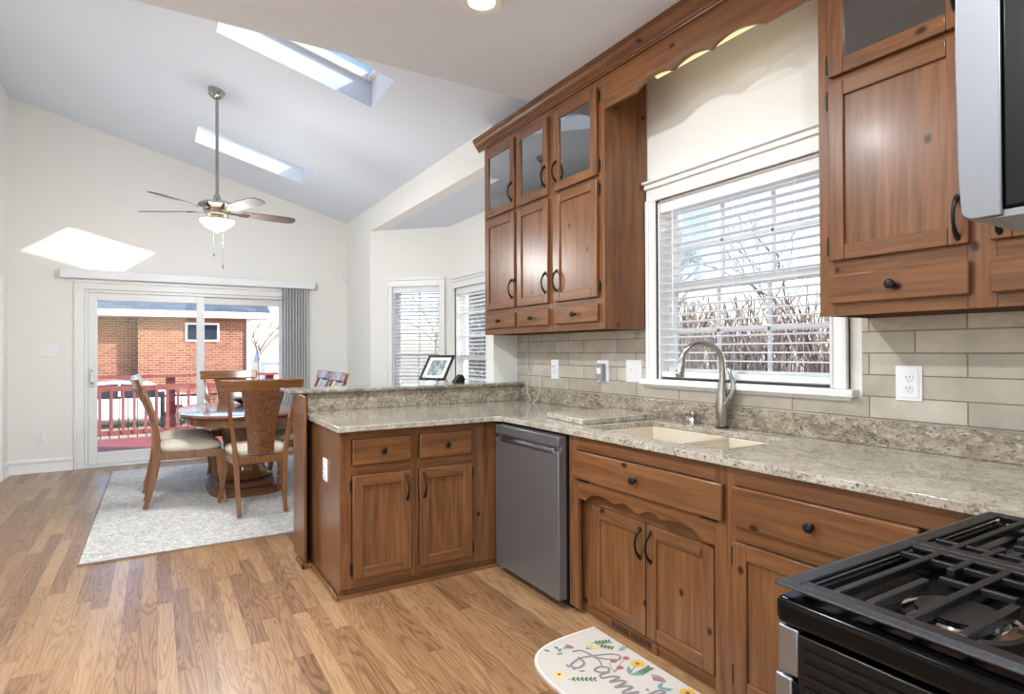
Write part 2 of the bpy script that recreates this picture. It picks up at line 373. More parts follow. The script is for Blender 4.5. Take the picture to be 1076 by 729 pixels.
class MB:
    def __init__(s): s.v = []; s.f = []; s.m = []
    def add(s, vs, fs, m=0):
        k = len(s.v); s.v += [Vector(p) for p in vs]
        for q in fs: s.f.append([k+i for i in q]); s.m.append(m)
        return s
    def box(s, a0, a1, b0, b1, c0, c1, m=0, F=WORLD):
        vs = [F(a, b, c) for a in (a0, a1) for b in (b0, b1) for c in (c0, c1)]
        return s.add(vs, [(0, 1, 3, 2), (4, 6, 7, 5), (0, 4, 5, 1), (2, 3, 7, 6), (0, 2, 6, 4), (1, 5, 7, 3)], m)
    def prism(s, pts, d, m=0, close=True):
        """closed polygon pts (world) extruded by vector d"""
        n = len(pts); d = Vector(d); vs = [Vector(p) for p in pts] + [Vector(p)+d for p in pts]
        fs = [tuple(range(n))[::-1], tuple(range(n, 2*n))] + [(i, (i+1) % n, n+(i+1) % n, n+i) for i in range(n)]
        return s.add(vs, fs, m)
    def tube(s, pts, rad, n=10, m=0, cap=True, flat_=None):
        pts = [Vector(p) for p in pts]
        rads = rad if isinstance(rad, (list, tuple)) else [rad]*len(pts)
        vs, fs = [], []
        t0 = (pts[1]-pts[0]).normalized()
        ref = Vector((0, 0, 1)) if abs(t0.z) < .9 else Vector((1, 0, 0))
        a = t0.cross(ref).normalized()
        for i, p in enumerate(pts):
            t = (pts[min(i+1, len(pts)-1)] - pts[max(i-1, 0)]).normalized()
            a = (a - t*a.dot(t)).normalized(); b_ = t.cross(a)
            ra = rads[i]
            for j in range(n):
                th = 2*PI*j/n
                vs.append(p + a*math.cos(th)*ra + b_*math.sin(th)*ra*(flat_ or 1))
        for i in range(len(pts)-1):
            for j in range(n):
                fs.append((i*n+j, i*n+(j+1) % n, (i+1)*n+(j+1) % n, (i+1)*n+j))
        if cap:
            fs.append(tuple(range(n))[::-1]); fs.append(tuple(range((len(pts)-1)*n, len(pts)*n)))
        return s.add(vs, fs, m)
    def bar(s, pts, w, d, side, m=0):
        """rectangular section swept along pts; w along the vector side, d across it (values or lists)"""
        pts = [Vector(p) for p in pts]; side = Vector(side).normalized()
        ws = w if isinstance(w, (list, tuple)) else [w]*len(pts); ds = d if isinstance(d, (list, tuple)) else [d]*len(pts)
        vs, fs = [], []
        for i, p in enumerate(pts):
            t = (pts[min(i+1, len(pts)-1)] - pts[max(i-1, 0)]).normalized()
            sd_ = (side - t*side.dot(t)).normalized(); q = t.cross(sd_)
            for a, b_ in ((-1, -1), (1, -1), (1, 1), (-1, 1)):
                vs.append(p + sd_*a*ws[i]/2 + q*b_*ds[i]/2)
        for i in range(len(pts)-1):
            for j in range(4):
                fs.append((i*4+j, i*4+(j+1) % 4, (i+1)*4+(j+1) % 4, (i+1)*4+j))
        fs.append((3, 2, 1, 0)); k = (len(pts)-1)*4; fs.append((k, k+1, k+2, k+3))
        return s.add(vs, fs, m)
    def lathe(s, prof, c, n=24, m=0, axis=(0, 0, 1), sx=1.0, sy=1.0):
        """profile [(radius, height)] round axis at c"""
        c = Vector(c); ax = Vector(axis).normalized()
        ref = Vector((1, 0, 0)) if abs(ax.x) < .9 else Vector((0, 1, 0))
        a = (ref - ax*ref.dot(ax)).normalized(); b_ = ax.cross(a)
        vs, fs = [], []
        for (r, h) in prof:
            for j in range(n):
                th = 2*PI*j/n
                vs.append(c + ax*h + a*math.cos(th)*r*sx + b_*math.sin(th)*r*sy)
        for i in range(len(prof)-1):
            for j in range(n):
                fs.append((i*n+j, i*n+(j+1) % n, (i+1)*n+(j+1) % n, (i+1)*n+j))
        fs.append(tuple(range(n))[::-1]); fs.append(tuple(range((len(prof)-1)*n, len(prof)*n)))
        return s.add(vs, fs, m)
    def grid(s, us, vs_, inside, n0, n1, F, m=0):
        """slab made of the grid cells for which inside(u, v) holds; F(u, n, v) -> world. one welded shell"""
        nu, nv = len(us)-1, len(vs_)-1
        cell = [[bool(inside((us[i]+us[i+1])/2, (vs_[j]+vs_[j+1])/2)) for j in range(nv)] for i in range(nu)]
        idx = {}
        def vid(i, j, k):
            key = (i, j, k)
            if key not in idx:
                idx[key] = len(s.v); s.v.append(F(us[i], n1 if k else n0, vs_[j]))
            return idx[key]
        def C(i, j): return 0 <= i < nu and 0 <= j < nv and cell[i][j]
        for i in range(nu):
            for j in range(nv):
                if not cell[i][j]: continue
                s.f.append([vid(i, j, 1), vid(i+1, j, 1), vid(i+1, j+1, 1), vid(i, j+1, 1)]); s.m.append(m)
                s.f.append([vid(i, j, 0), vid(i, j+1, 0), vid(i+1, j+1, 0), vid(i+1, j, 0)]); s.m.append(m)
                if not C(i-1, j): s.f.append([vid(i, j, 0), vid(i, j, 1), vid(i, j+1, 1), vid(i, j+1, 0)]); s.m.append(m)
                if not C(i+1, j): s.f.append([vid(i+1, j, 0), vid(i+1, j+1, 0), vid(i+1, j+1, 1), vid(i+1, j, 1)]); s.m.append(m)
                if not C(i, j-1): s.f.append([vid(i, j, 0), vid(i+1, j, 0), vid(i+1, j, 1), vid(i, j, 1)]); s.m.append(m)
                if not C(i, j+1): s.f.append([vid(i, j+1, 0), vid(i, j+1, 1), vid(i+1, j+1, 1), vid(i+1, j+1, 0)]); s.m.append(m)
        return s
    def xf(s, fn):
        s.v = [Vector(fn(p)) for p in s.v]; return s
    def build(s, name, mats, parent=None, bevel=0.0, seg=2, origin=None, ang=32):
        me = bpy.data.meshes.new(name)
        if parent is not None:
            rt = parent
            off = Vector((0, 0, 0))
            while rt is not None: off += rt.location; rt = rt.parent
        elif origin is not None: off = Vector(origin)
        else:
            xs = [p.x for p in s.v]; ys = [p.y for p in s.v]; zs = [p.z for p in s.v]
            off = Vector(((min(xs)+max(xs))/2, (min(ys)+max(ys))/2, min(zs)))
        me.from_pydata([p-off for p in s.v], [], s.f)
        if not isinstance(mats, (list, tuple)): mats = [mats]
        for mm in mats: me.materials.append(mm)
        me.polygons.foreach_set('material_index', s.m)
        bm = bmesh.new(); bm.from_mesh(me); bmesh.ops.recalc_face_normals(bm, faces=bm.faces)
        bm.to_mesh(me); bm.free()
        me.polygons.foreach_set('use_smooth', [True]*len(me.polygons))
        me.set_sharp_from_angle(angle=R(ang))
        me.update()
        o = bpy.data.objects.new(name, me); COL.objects.link(o)
        if parent is not None: o.parent = parent
        else: o.location = off
        if bevel:
            bv = o.modifiers.new('edge', 'BEVEL'); bv.width = bevel; bv.segments = seg; bv.limit_method = 'ANGLE'; bv.angle_limit = R(38)
        return o

def tag(o, label, cat, group=None, kind=None):
    o['label'] = label; o['category'] = cat
    if group: o['group'] = group
    if kind: o['kind'] = kind
    return o
def thing(name, label, cat, loc=(0, 0, 0), group=None):
    o = bpy.data.objects.new(name, None); COL.objects.link(o); o.location = loc; o.empty_display_size = .1
    return tag(o, label, cat, group)
def struct(o):
    o['kind'] = 'structure'; return o
def sthing(name, loc=(0, 0, 0)):
    o = bpy.data.objects.new(name, None); COL.objects.link(o); o.location = loc; o.empty_display_size = .1
    o['kind'] = 'structure'; return o
def copy_tree(o, parent=None):
    c = o.copy(); COL.objects.link(c)
    if parent is not None: c.parent = parent
    for ch in [x for x in bpy.data.objects if x.parent == o]:
        copy_tree(ch, c)
    return c
def hole_slab(us, vs, holes, n0, n1, F, m=0, mb=None):
    us = sorted(set(us + [h[0] for h in holes] + [h[1] for h in holes])); vs = sorted(set(vs + [h[2] for h in holes] + [h[3] for h in holes]))
    ins = lambda u, v: not any(h[0] < u < h[1] and h[2] < v < h[3] for h in holes)
    return (mb or MB()).grid(us, vs, ins, n0, n1, F, m)

# ------------------------------------------------------------------ the room
XW = 2.48        # kitchen window wall
XD = 2.257       # dining room side wall
XL = -1.365      # left wall
YF = 8.17        # far wall
ZC = 2.93        # kitchen ceiling
YK = 3.23        # edge of the flat ceiling
vault = lambda x: 3.684 - .27*x

MB().box(-4.2, 3.1, -3.2, YF+.02, -.12, 0).build('floor', FLOOR)['kind'] = 'structure'
FY = fr((XW, 0, 0), (0, 1, 0), (1, 0, 0))
struct(hole_slab([-3.2, 4.15], [0, 3.1], [(1.455, 2.478, 1.135, 2.16)], 0, .16, FY).build('wall_right', WALL))
struct(MB().box(XD+.14, XW+.16, 4.03, 4.15, 0, 3.2).build('wall_return', WALL))
FD = fr((XD, 0, 0), (0, 1, 0), (1, 0, 0))
struct(hole_slab([4.03, YF+.15], [0, 3.25], [(4.155, 7.13, -.01, 2.785)], 0, .14, FD).build('wall_dining', WALL))
# bay walls
c45 = math.sqrt(.5)
FB1 = fr((XD, 7.13, 0), (c45, -c45, 0), (c45, c45, 0))       # n outwards
struct(hole_slab([0, 1.037], [0, 2.9], [(.30, .905, .42, 2.085)], 0, .12, FB1).build('wall_bay_far', WALL))
FB2 = fr((2.99, 0, 0), (0, 1, 0), (1, 0, 0))
struct(hole_slab([4.883, 6.396], [0, 2.9], [(4.98, 6.235, .42, 2.03)], 0, .12, FB2).build('wall_bay_front', WALL))
FB3 = fr((2.99, 4.883, 0), (-c45, -c45, 0), (c45, -c45, 0))
struct(MB().box(0, 1.037, 0, .12, 0, 2.9, F=FB3).build('wall_bay_near', WALL))
struct(MB().prism([(XD+.14, 4.29, 2.785), (XD+.14, 6.99, 2.785), (2.99, 6.396, 2.785), (2.99, 4.883, 2.785)], (0, 0, .12)).build('ceiling_bay', CEIL))
FF = fr((0, YF, 0), (1, 0, 0), (0, 1, 0))
struct(hole_slab([XL-.15, XD+.14], [0, 4.15], [(-.70, 1.50, -.01, 2.02)], 0, .15, FF).xf(lambda p: (p.x, p.y, min(p.z, vault(p.x)+.05))).build('wall_far', WALL))
struct(MB().box(XL-.15, XL, YK, YF+.15, 0, 4.2).build('wall_left', WALL))
# walls around and behind the camera (the range stands against one of them)
struct(MB().box(.62, XW+.16, -.24, -.10, 0, 3.1).build('wall_range', WALL))
struct(MB().box(-4.2, -4.05, .6, YK+.15, 0, 3.1).build('wall_kitchen', WALL))
struct(MB().box(-4.2, XL, YK, YK+.15, 0, 4.2).build('wall_partition', WALL))
struct(MB().box(-4.2, XW+.16, -3.2, YK, ZC, 3.1).build('ceiling', CEIL))
struct(MB().box(-1.5, XW+.3, YK-.12, YK, 3.1, 4.2).build('wall_bulkhead', CEIL))
sk = [(.366, 1.491, 4.125, 4.675), (.356, 1.482, 6.69, 7.24)]
mb = hole_slab([XL-.15, 2.72], [YK-.1, YF+.2], sk, 0, .22, lambda u, n, v: Vector((u, v, n)))
mb.xf(lambda p: (p.x, p.y, p.z+vault(p.x)))
struct(mb.build('ceiling_vault', CEIL))
for i, (xa, xb, ya, yb) in enumerate(sk):
    w = sthing('window_%d' % (4+i), ((xa+xb)/2, (ya+yb)/2, vault((xa+xb)/2)+.2))
    FS = lambda x, y, z: Vector((x, y, z+vault(x)))
    m2 = MB()
    for (a, b_, c, d) in ((xa, xb, ya, ya+.035), (xa, xb, yb-.035, yb), (xa, xa+.035, ya, yb), (xb-.035, xb, ya, yb)):
        m2.box(a, b_, c, d, .19, .25, F=FS)
    m2.build('frame', VINYL, w)
    MB().box(xa+.03, xb-.03, ya+.03, yb-.03, .22, .226, F=FS).build('pane', GLASS, w)

# ------------------------------------------------------------------ trim
def profile_run(name, p0, p1, nrm, prof, mat, bevel=0):
    """profile [(out, z)] run from p0 to p1, out along nrm"""
    p0, p1, nrm = Vector(p0), Vector(p1), Vector(nrm)
    return MB().prism([p0 + nrm*a + Vector((0, 0, z)) for a, z in prof], p1-p0).build(name, mat, bevel=bevel)
BB = [(0, 0), (.026, 0), (.026, .012), (.016, .03), (.016, .105), (.022, .112), (.022, .128), (.010, .146), (0, .150)]
struct(profile_run('baseboard_far', (XL, YF, 0), (-.795, YF, 0), (0, -1, 0), BB, TRIM))
struct(profile_run('baseboard_left', (XL, 7.93, 0), (XL, YF, 0), (1, 0, 0), BB, TRIM))
struct(profile_run('baseboard_right', (1.60, YF, 0), (XD, YF, 0), (0, -1, 0), BB, TRIM))
struct(profile_run('baseboard_dining', (XD, 7.13, 0), (XD, YF, 0), (-1, 0, 0), BB, TRIM))
struct(MB().box(XL, XL+.02, 7.79, 7.93, 0, 2.08).box(XL, XL+.03, 7.78, 7.80, 0, 2.09).build('trim_1', TRIM, bevel=.003))

# sliding door
d1 = sthing('door_1', (.40, YF, 0))
cs = MB()
cs.box(-.79, -.70, YF-.022, YF, 0, 2.02).box(1.50, 1.59, YF-.022, YF, 0, 2.02).box(-.79, 1.59, YF-.022, YF, 2.02, 2.09)
cs.box(-.79, -.765, YF-.034, YF-.02, 0, 2.09).box(1.565, 1.59, YF-.034, YF-.02, 0, 2.09).box(-.79, 1.59, YF-.034, YF, 2.09, 2.125)
cs.build('casing', TRIM, d1, bevel=.004)
fm = MB()
fm.box(-.70, -.665, YF+.002, YF+.14, .03, 1.985).box(1.465, 1.50, YF+.002, YF+.14, .03, 1.985).box(-.70, 1.50, YF+.002, YF+.14, 1.985, 2.02).box(-.70, 1.50, YF-.01, YF+.14, 0, .03)
fm.build('door_frame', VINYL, d1, bevel=.004)
def slider(y, xa, xb, nm):
    p = MB()
    p.box(xa, xa+.085, y, y+.04, .035, 1.985).box(xb-.085, xb, y, y+.04, .035, 1.985)
    p.box(xa+.085, xb-.085, y, y+.04, .035, .165).box(xa+.085, xb-.085, y, y+.04, 1.90, 1.985)
    o = p.build(nm, VINYL, d1, bevel=.005)
    MB().box(xa+.08, xb-.08, y+.017, y+.023, .16, 1.905).build('pane', GLASS, o)
    return o
sl = slider(YF+.02, -.665, .505, 'sliding_panel')
slider(YF+.075, .42, 1.465, 'fixed_panel')
hd = MB(); hd.box(-.645, -.605, YF-.012, YF+.02, .92, 1.14).box(-.637, -.613, YF-.045, YF-.03, .95, 1.11).box(-.637, -.613, YF-.045, YF, .95, .97).box(-.637, -.613, YF-.045, YF, 1.09, 1.11)
hd.build('door_handle', VINYL, sl, bevel=.004)

# ------------------------------------------------------------------ windows with frames, and their blinds
def window(name, F, u0, u1, z0, z1, cols, rows, stool=True, head=True, cw=.075):
    """F(u, n, z), n points INTO the room; opening u0..u1, z0..z1"""
    w = sthing(name, F((u0+u1)/2, 0, z0))
    c = MB()
    c.box(u0-cw, u0, 0, .02, z0, z1+.0, F=F).box(u1, u1+cw, 0, .02, z0, z1, F=F)
    c.box(u0-cw, u0-cw+.022, 0, .032, z0, z1+.01, F=F).box(u1+cw-.022, u1+cw, 0, .032, z0, z1+.01, F=F)
    c.box(u0-.012, u0, 0, .026, z0, z1, F=F).box(u1, u1+.012, 0, .026, z0, z1, F=F)
    c.box(u0-cw, u1+cw, 0, .02, z1, z1+cw, F=F).box(u0-cw-.004, u1+cw+.004, 0, .034, z1+cw, z1+cw+.03, F=F)
    if head: c.box(u0-cw-.01, u1+cw+.01, 0, .05, z1+cw+.03, z1+cw+.045, F=F)
    c.box(u0-.012, u1+.012, 0, .026, z1, z1+.014, F=F)
    c.build('casing', TRIM, w, bevel=.004)
    if stool:
        MB().box(u0-cw-.035, u1+cw+.035, -.10, .055, z0-.034, z0, F=F).box(u0-cw-.01, u1+cw+.01, 0, .022, z0-.05, z0-.034, F=F).build('sill', TRIM, w, bevel=.006)
    j = MB()
    j.box(u0, u0+.012, -.15, 0, z0, z1, F=F).box(u1-.012, u1, -.15, 0, z0, z1, F=F).box(u0, u1, -.15, 0, z1-.012, z1, F=F)
    j.build('jamb', TRIM, w)
    zm = z0 + (z1-z0)*.505
    for k, (za, zb, n) in enumerate(((zm-.02, z1-.012, -.115), (z0, zm+.022, -.082))):
        s_ = MB(); a, b_ = u0+.012, u1-.012; st = .045
        s_.box(a, a+st, n-.016, n+.016, za, zb, F=F).box(b_-st, b_, n-.016, n+.016, za, zb, F=F)
        s_.box(a+st, b_-st, n-.016, n+.016, za, za+(.06 if k else .04), F=F).box(a+st, b_-st, n-.016, n+.016, zb-.04, zb, F=F)
        for i in range(1, cols):
            uu = a+st + (b_-a-2*st)*i/cols
            s_.box(uu-.010, uu+.010, n-.008, n+.008, za+.04, zb-.04, F=F)
        for i in range(1, rows):
            zz = za + (zb-za)*i/rows
            s_.box(a+st, b_-st, n-.008, n+.008, zz-.010, zz+.010, F=F)
        o = s_.build('sash', VINYL, w, bevel=.003)
        MB().box(a+st-.005, b_-st+.005, n-.003, n+.003, za+.03, zb-.03, F=F).build('pane', GLASS, o)
    return w

def blind(label, F, u0, u1, z0, z1, tilt=8, n=-.03, pitch=.043, wand=True, headh=.06):
    t = thing('window_blind', label, 'blind', F((u0+u1)/2, n, z0), 'white slatted window blinds')
    MB().box(u0, u1, n-.024, n+.026, z1-headh, z1, F=F).build('headrail', BLINDW, t, bevel=.004)
    s_ = MB(); z = z1-headh-.018; ca, sa = math.cos(R(tilt))*.025, math.sin(R(tilt))*.025
    while z > z0+.075:
        pts = [F(u0+.004, n-ca, z+sa), F(u0+.004, n, z+.0035), F(u0+.004, n+ca, z-sa), F(u0+.004, n+ca, z-sa-.0026), F(u0+.004, n, z+.0009), F(u0+.004, n-ca, z+sa-.0026)]
        s_.prism(pts, F(u1-.004, 0, 0)-F(u0+.004, 0, 0)); z -= pitch
    s_.build('slats', BLINDW, t)
    MB().box(u0+.002, u1-.002, n-.022, n+.022, z0+.012, z0+.042, F=F).build('bottom_rail', BLINDW, t, bevel=.004)
    c = MB(); L_ = u1-u0
    for uu in ([u0+L_*.16, u0+L_*.5, u0+L_*.84] if L_ > .8 else [u0+L_*.22, u0+L_*.78]):
        for dn in (-.027, .027):
            c.tube([F(uu, n+dn, z0+.03), F(uu, n+dn, z1-.03)], .0011, 5)
    c.build('ladder_cords', BLINDW, t)
    if wand:
        uu = u1-.10
        MB().tube([F(uu, n+.034, z1-headh), F(uu, n+.036, z0+.30)], .0035, 8).build('tilt_wand', BLINDW, t)
    return t

FK = fr((XW, 0, 0), (0, 1, 0), (-1, 0, 0))
window('window_1', FK, 1.455, 2.478, 1.135, 2.16, 3, 2)
blind('wide white slatted blind in the kitchen window above the sink', FK, 1.4675, 2.4655, 1.135, 2.1475, tilt=-4, n=-.032, pitch=.0435)
FBW1 = fr((XD, 7.13, 0), (c45, -c45, 0), (-c45, -c45, 0))
window('window_2', FBW1, .30, .905, .42, 2.085, 2, 3, head=False)
blind('white slatted blind in the bay window behind the picture frame', FBW1, .3125, .8925, .42, 2.0725, tilt=-12, n=-.035)
FBW2 = fr((2.99, 0, 0), (0, 1, 0), (-1, 0, 0))
window('window_3', FBW2, 4.98, 6.235, .42, 2.03, 2, 3)
blind('white slatted blind in the bay window beside the upper glass cabinets', FBW2, 4.9925, 6.2225, .42, 2.0175, tilt=-10, n=-.035)

# tiles and granite upstand
struct(MB().box(XW-.008, XW, -.10, 1.33, 1.016, 1.46).box(XW-.008, XW, 2.56, 4.03, 1.016, 1.46).box(XW-.008, XW, 1.33, 2.56, 1.016, 1.10).build('wall_tile_backsplash', TILE))

# ------------------------------------------------------------------ cabinet kit
def pull_handle(F, u, z, n, parent, L_=.118):
    m = MB(); pts = []; rad = []
    for i in range(13):
        t = i/12; a = math.sin(PI*t)
        pts.append(F(u, n+.006+.026*a**.7, z+(t-.5)*L_)); rad.append(.0055 if 2 < i < 10 else .007)
    m.tube(pts, rad, 8)
    for sgn in (-1, 1):
        m.lathe([(.004, 0), (.009, .002), (.009, .008), (.005, .011)], F(u, n, z+sgn*L_*.5), 10, axis=F(0, 1, 0)-F(0, 0, 0))
        m.lathe([(.002, 0), (.007, .001), (.006, .005), (.002, .007)], F(u, n, z+sgn*L_*.56), 10, axis=F(0, 1, 0)-F(0, 0, 0))
    return m.build('pull_handle', BLACKM, parent)
def knob(F, u, z, n, parent):
    return MB().lathe([(.010, 0), (.007, .006), (.006, .012), (.014, .017), (.017, .024), (.013, .030), (.004, .032)], F(u, n, z), 16, axis=F(0, 1, 0)-F(0, 0, 0)).build('knob', BLACKM, parent)
def hinge(F, u, z, n, parent, du=.012):
    return MB().box(u-du/2, u+du/2, n-.002, n+.010, z-.027, z+.027, F=F).tube([F(u, n+.008, z-.034), F(u, n+.008, z+.034)], .005, 8).build('hinge', BLACKH, parent)
def door(F, u0, u1, z0, z1, n, parent, hinge_u, handle_u, handle_z, glass=False, hx=None, sw=.056, th=.021):
    """frame-and-panel door; hx = material of the horizontal rails"""
    m = MB()
    m.box(u0, u0+sw, n, n+th, z0, z1, 0, F).box(u1-sw, u1, n, n+th, z0, z1, 0, F)
    m.box(u0+sw, u1-sw, n, n+th, z0, z0+sw, 1, F).box(u0+sw, u1-sw, n, n+th, z1-sw, z1, 1, F)
    if not glass:
        m.box(u0+sw-.004, u1-sw+.004, n+.002, n+th-.010, z0+sw-.004, z1-sw+.004, 0, F)
    o = m.build('glass_door' if glass else 'door', [WV, hx], parent, bevel=.0035)
    if glass:
        MB().box(u0+sw-.004, u1-sw+.004, n+.008, n+.012, z0+sw-.004, z1-sw+.004, 0, F).build('glass_pane', CABGL, o)
    if handle_u is not None: pull_handle(F, handle_u, handle_z, n+th, o)
    if hinge_u is not None:
        for zz in (z0+.055, z1-.055): hinge(F, hinge_u, zz, n, o)
    return o
def drawer(F, u0, u1, z0, z1, n, parent, hx, kn=True, th=.021, name='drawer'):
    o = MB().box(u0, u1, n, n+th, z0, z1, 0, F).build(name, hx, parent, bevel=.005)
    if kn: knob(F, (u0+u1)/2, (z0+z1)/2, n+th, o)
    return o

# peninsula cabinet (faces -y)
YP = 3.10
FP = fr((0, YP, 0), (1, 0, 0), (0, -1, 0))
pc = thing('base_cabinet', 'knotty pine base cabinet under the raised bar, two drawers over two doors', 'cabinet', (1.28, 3.45, 0))
b = MB()
b.box(.815, .835, YP+.019, 3.94, .0, .884, 0)                      # end panel
b.box(.835, 1.90, YP+.02, 3.92, .055, .884, 0)
b.build('carcass', WV, pc)
fc = MB()
for (a, c, z0, z1, m) in ((.815, .875, .055, .884, 0), (1.207, 1.250, .055, .884, 0), (1.583, 1.775, .055, .884, 0),
                          (.875, 1.207, .838, .884, 1), (1.25, 1.583, .838, .884, 1), (.875, 1.207, .645, .702, 1), (1.25, 1.583, .645, .702, 1),
                          (.875, 1.207, .055, .105, 1), (1.25, 1.583, .055, .105, 1)):
    fc.box(a, c, -.019, 0, z0, z1, m, FP)
fc.build('face_frame', [WV, WX], pc, bevel=.001)
MB().box(.822, 1.80, YP+.03, YP+.05, 0, .056).box(.80, 1.80, YP+.006, YP+.022, 0, .022).build('toe_kick', CHX, pc)
MB().box(.797, .815, YP+.006, 3.69, 0, .022).build('shoe_moulding', WY, pc, bevel=.006)
drawer(FP, .879, 1.204, .702, .838, 0, pc, WX); drawer(FP, 1.255, 1.578, .702, .838, 0, pc, WX)
door(FP, .879, 1.204, .105, .645, 0, pc, .873, 1.204-.026, .555, hx=WX)
door(FP, 1.253, 1.580, .105, .645, 0, pc, 1.587, 1.253+.026, .555, hx=WX)
# knee wall of the bar with end trim
kw = thing('peninsula_partition', 'pine panelled knee wall holding up the raised granite bar', 'partition', (1.5, 4.02, 0))
MB().box(.775, XD, 3.97, 4.03, 0, 1.032).build('panel', WV, kw)
e_ = MB().box(.757, .775, 3.69, 3.85, 0, 1.032).box(.765, .79, 3.85, 4.05, 0, 1.032)
e_.build('end_trim', WV, kw, bevel=.004)
MB().box(.742, .80, 3.672, 3.688, 0, .03).box(.742, .757, 3.672, 3.86, 0, .03).build('shoe_moulding', WY, kw, bevel=.004)

# sink run (faces -x); u = y
XF = 1.775
FSn = fr((XF, 0, 0), (0, 1, 0), (-1, 0, 0))
sc = thing('sink_base_cabinet', 'pine sink base cabinet with scalloped apron and two recessed doors', 'cabinet', (2.1, 1.93, 0))
b = MB()
b.box(XF+.019, 2.44, 1.465, 1.485, .02, .66).box(XF+.019, 2.44, 2.375, 2.395, .02, .66).box(2.42, 2.44, 1.485, 2.375, .02, .66).box(XF+.07, 2.42, 1.485, 2.375, .04, .06)
b.build('carcass', WV, sc)
fc = MB()
fc.box(2.325, 2.395, -.019, .0, .03, .884, 0, FSn).box(1.435, 1.495, -.019, .0, .03, .884, 0, FSn).box(1.495, 2.325, -.019, .0, .815, .884, 1, FSn)
# scalloped apron below the false drawer
pts = [(2.325, .67), (1.495, .67)]
sc_z = lambda t: None
prof = []
def scallop(n=60):
    out = []
    for i in range(n+1):
        t = i/n; s_ = abs(2*t-1)          # 0 centre, 1 ends
        if s_ > .86: z = .575 + .0*(s_)
        elif s_ > .78: z = .575 + (.86-s_)/.08*.028
        elif s_ > .36: z = .603 + math.sin((.78-s_)/.42*PI)*.014
        elif s_ > .34: z = .596
        elif s_ > .06: z = .603 + math.sin((.34-s_)/.28*PI)*.016
        else: z = .594
        out.append((1.495+t*.83, z))
    return out
ap = pts + scallop()
fc.prism([FSn(u, -.019, z) for u, z in ap], FSn(0, 0, 0)-FSn(0, -.019, 0), 1)
fc.build('face_frame', [WV, WY], sc, bevel=.0012)
# recessed inner frame
rf = MB(); n = -.05
rf.box(1.485, 1.53, n-.015, n, .05, .70, 0, FSn).box(2.262, 2.375, n-.015, n, .05, .70, 0, FSn).box(1.53, 2.262, n-.015, n, .55, .70, 1, FSn).box(1.53, 2.262, n-.015, n, .03, .068, 1, FSn)
rf.build('inner_frame', [WV, WY], sc)
door(FSn, 1.894, 2.256, .066, .552, n, sc, 2.263, 1.894+.028, .46, hx=WY)
door(FSn, 1.526, 1.886, .066, .552, n, sc, 1.519, 1.886-.028, .46, hx=WY)
fd = drawer(FSn, 1.447, 2.343, .676, .812, 0, sc, WY, name='false_drawer')
for uu in (1.52, 2.28): MB().box(uu-.04, uu+.04, -.002, .006, .664, .676, F=FSn).build('hinge', BLACKH, fd)
tk = MB().box(1.44, 2.40, -.075, -.055, 0, .05, 0, FSn); tk.build('toe_kick', WY, sc)
vg = MB().box(1.84, 2.16, -.055, -.045, .0, .055, 0, FSn)
for i in range(22):
    uu = 1.875 + i*.0118
    if i == 11: continue
    vg.box(uu, uu+.006, -.0465, -.0440, .012, .043, 1, FSn)
vg.build('vent_grille', [WY, BLKP], sc)

rc = thing('base_cabinet', 'pine base cabinet next to the range with one wide drawer and a door', 'cabinet', (2.1, 1.0, 0))
b = MB().box(XF+.019, 2.44, .30, 1.435, .05, .884); b.build('carcass', WV, rc)
fc = MB()
fc.box(1.40, 1.435, -.019, 0, .03, .884, 0, FSn).box(.62, .70, -.019, 0, .03, .884, 0, FSn)
fc.box(.70, 1.40, -.019, 0, .815, .884, 1, FSn).box(.70, 1.40, -.019, 0, .62, .678, 1, FSn).box(.70, 1.40, -.019, 0, .03, .09, 1, FSn)
fc.build('face_frame', [WV, WY], rc, bevel=.0012)
drawer(FSn, .80, 1.402, .676, .815, 0, rc, WY)
door(FSn, .94, 1.400, .085, .619, 0, rc, 1.408, .968, .53, hx=WY)
MB().box(.62, .92, 0, .021, .085, .619, 0, FSn).build('filler_panel', WV, rc, bevel=.003)
MB().box(.62, 1.44, -.075, -.055, 0, .05, 0, FSn).build('toe_kick', WY, rc)

# corner cabinet of the next run, behind the range
cc = thing('corner_cabinet', 'pine corner base cabinet beside the black gas range', 'cabinet', (1.9, .25, 0))
MB().box(1.625, 2.44, -.08, .295, .05, .884).box(1.625, 1.79, .295, .60, .05, .884).build('carcass', WV, cc)
MB().box(1.64, 1.78, .56, .58, 0, .05).build('toe_kick', WY, cc)

# countertop, one continuous slab with the sink cut-out
xs = [.792, 1.61, 1.745, 1.86, 2.335, 2.45]; ys = [-.10, .62, 1.55, 2.385, 3.045, 3.95]
def ins(x, y):
    if 1.86 < x < 2.335 and 1.55 < y < 2.385: return False
    if y > 3.045: return True
    if x > 1.745: return True
    return y < .62 and x > 1.61
ct = MB().grid(xs, ys, ins, .884, .914, lambda u, n, v: Vector((u, v, n)))
ct.prism([(1.745, 3.045, .884), (1.695, 3.045, .884), (1.722, 3.038, .884), (1.738, 3.022, .884), (1.745, 2.995, .884)], (0, 0, .03))
tag(ct.build('countertop', GRAN, bevel=.007, seg=3), 'speckled beige granite countertop running from the bar past the sink', 'countertop')
us = MB().box(2.45, 2.470, -.09, 3.97, .914, 1.018).box(.836, 2.45, 3.95, 3.968, .914, 1.033)
tag(us.build('granite_upstand', GRANS, bevel=.002), 'low granite upstand between the counter and the tiles', 'backsplash')
tag(MB().box(.715, 2.470, 3.915, 4.025, 1.033, 1.055).box(.715, 2.252, 4.025, 4.27, 1.033, 1.055).build('bar_top', GRANB, bevel=.006, seg=3), 'raised granite bar top over the peninsula', 'bar top')

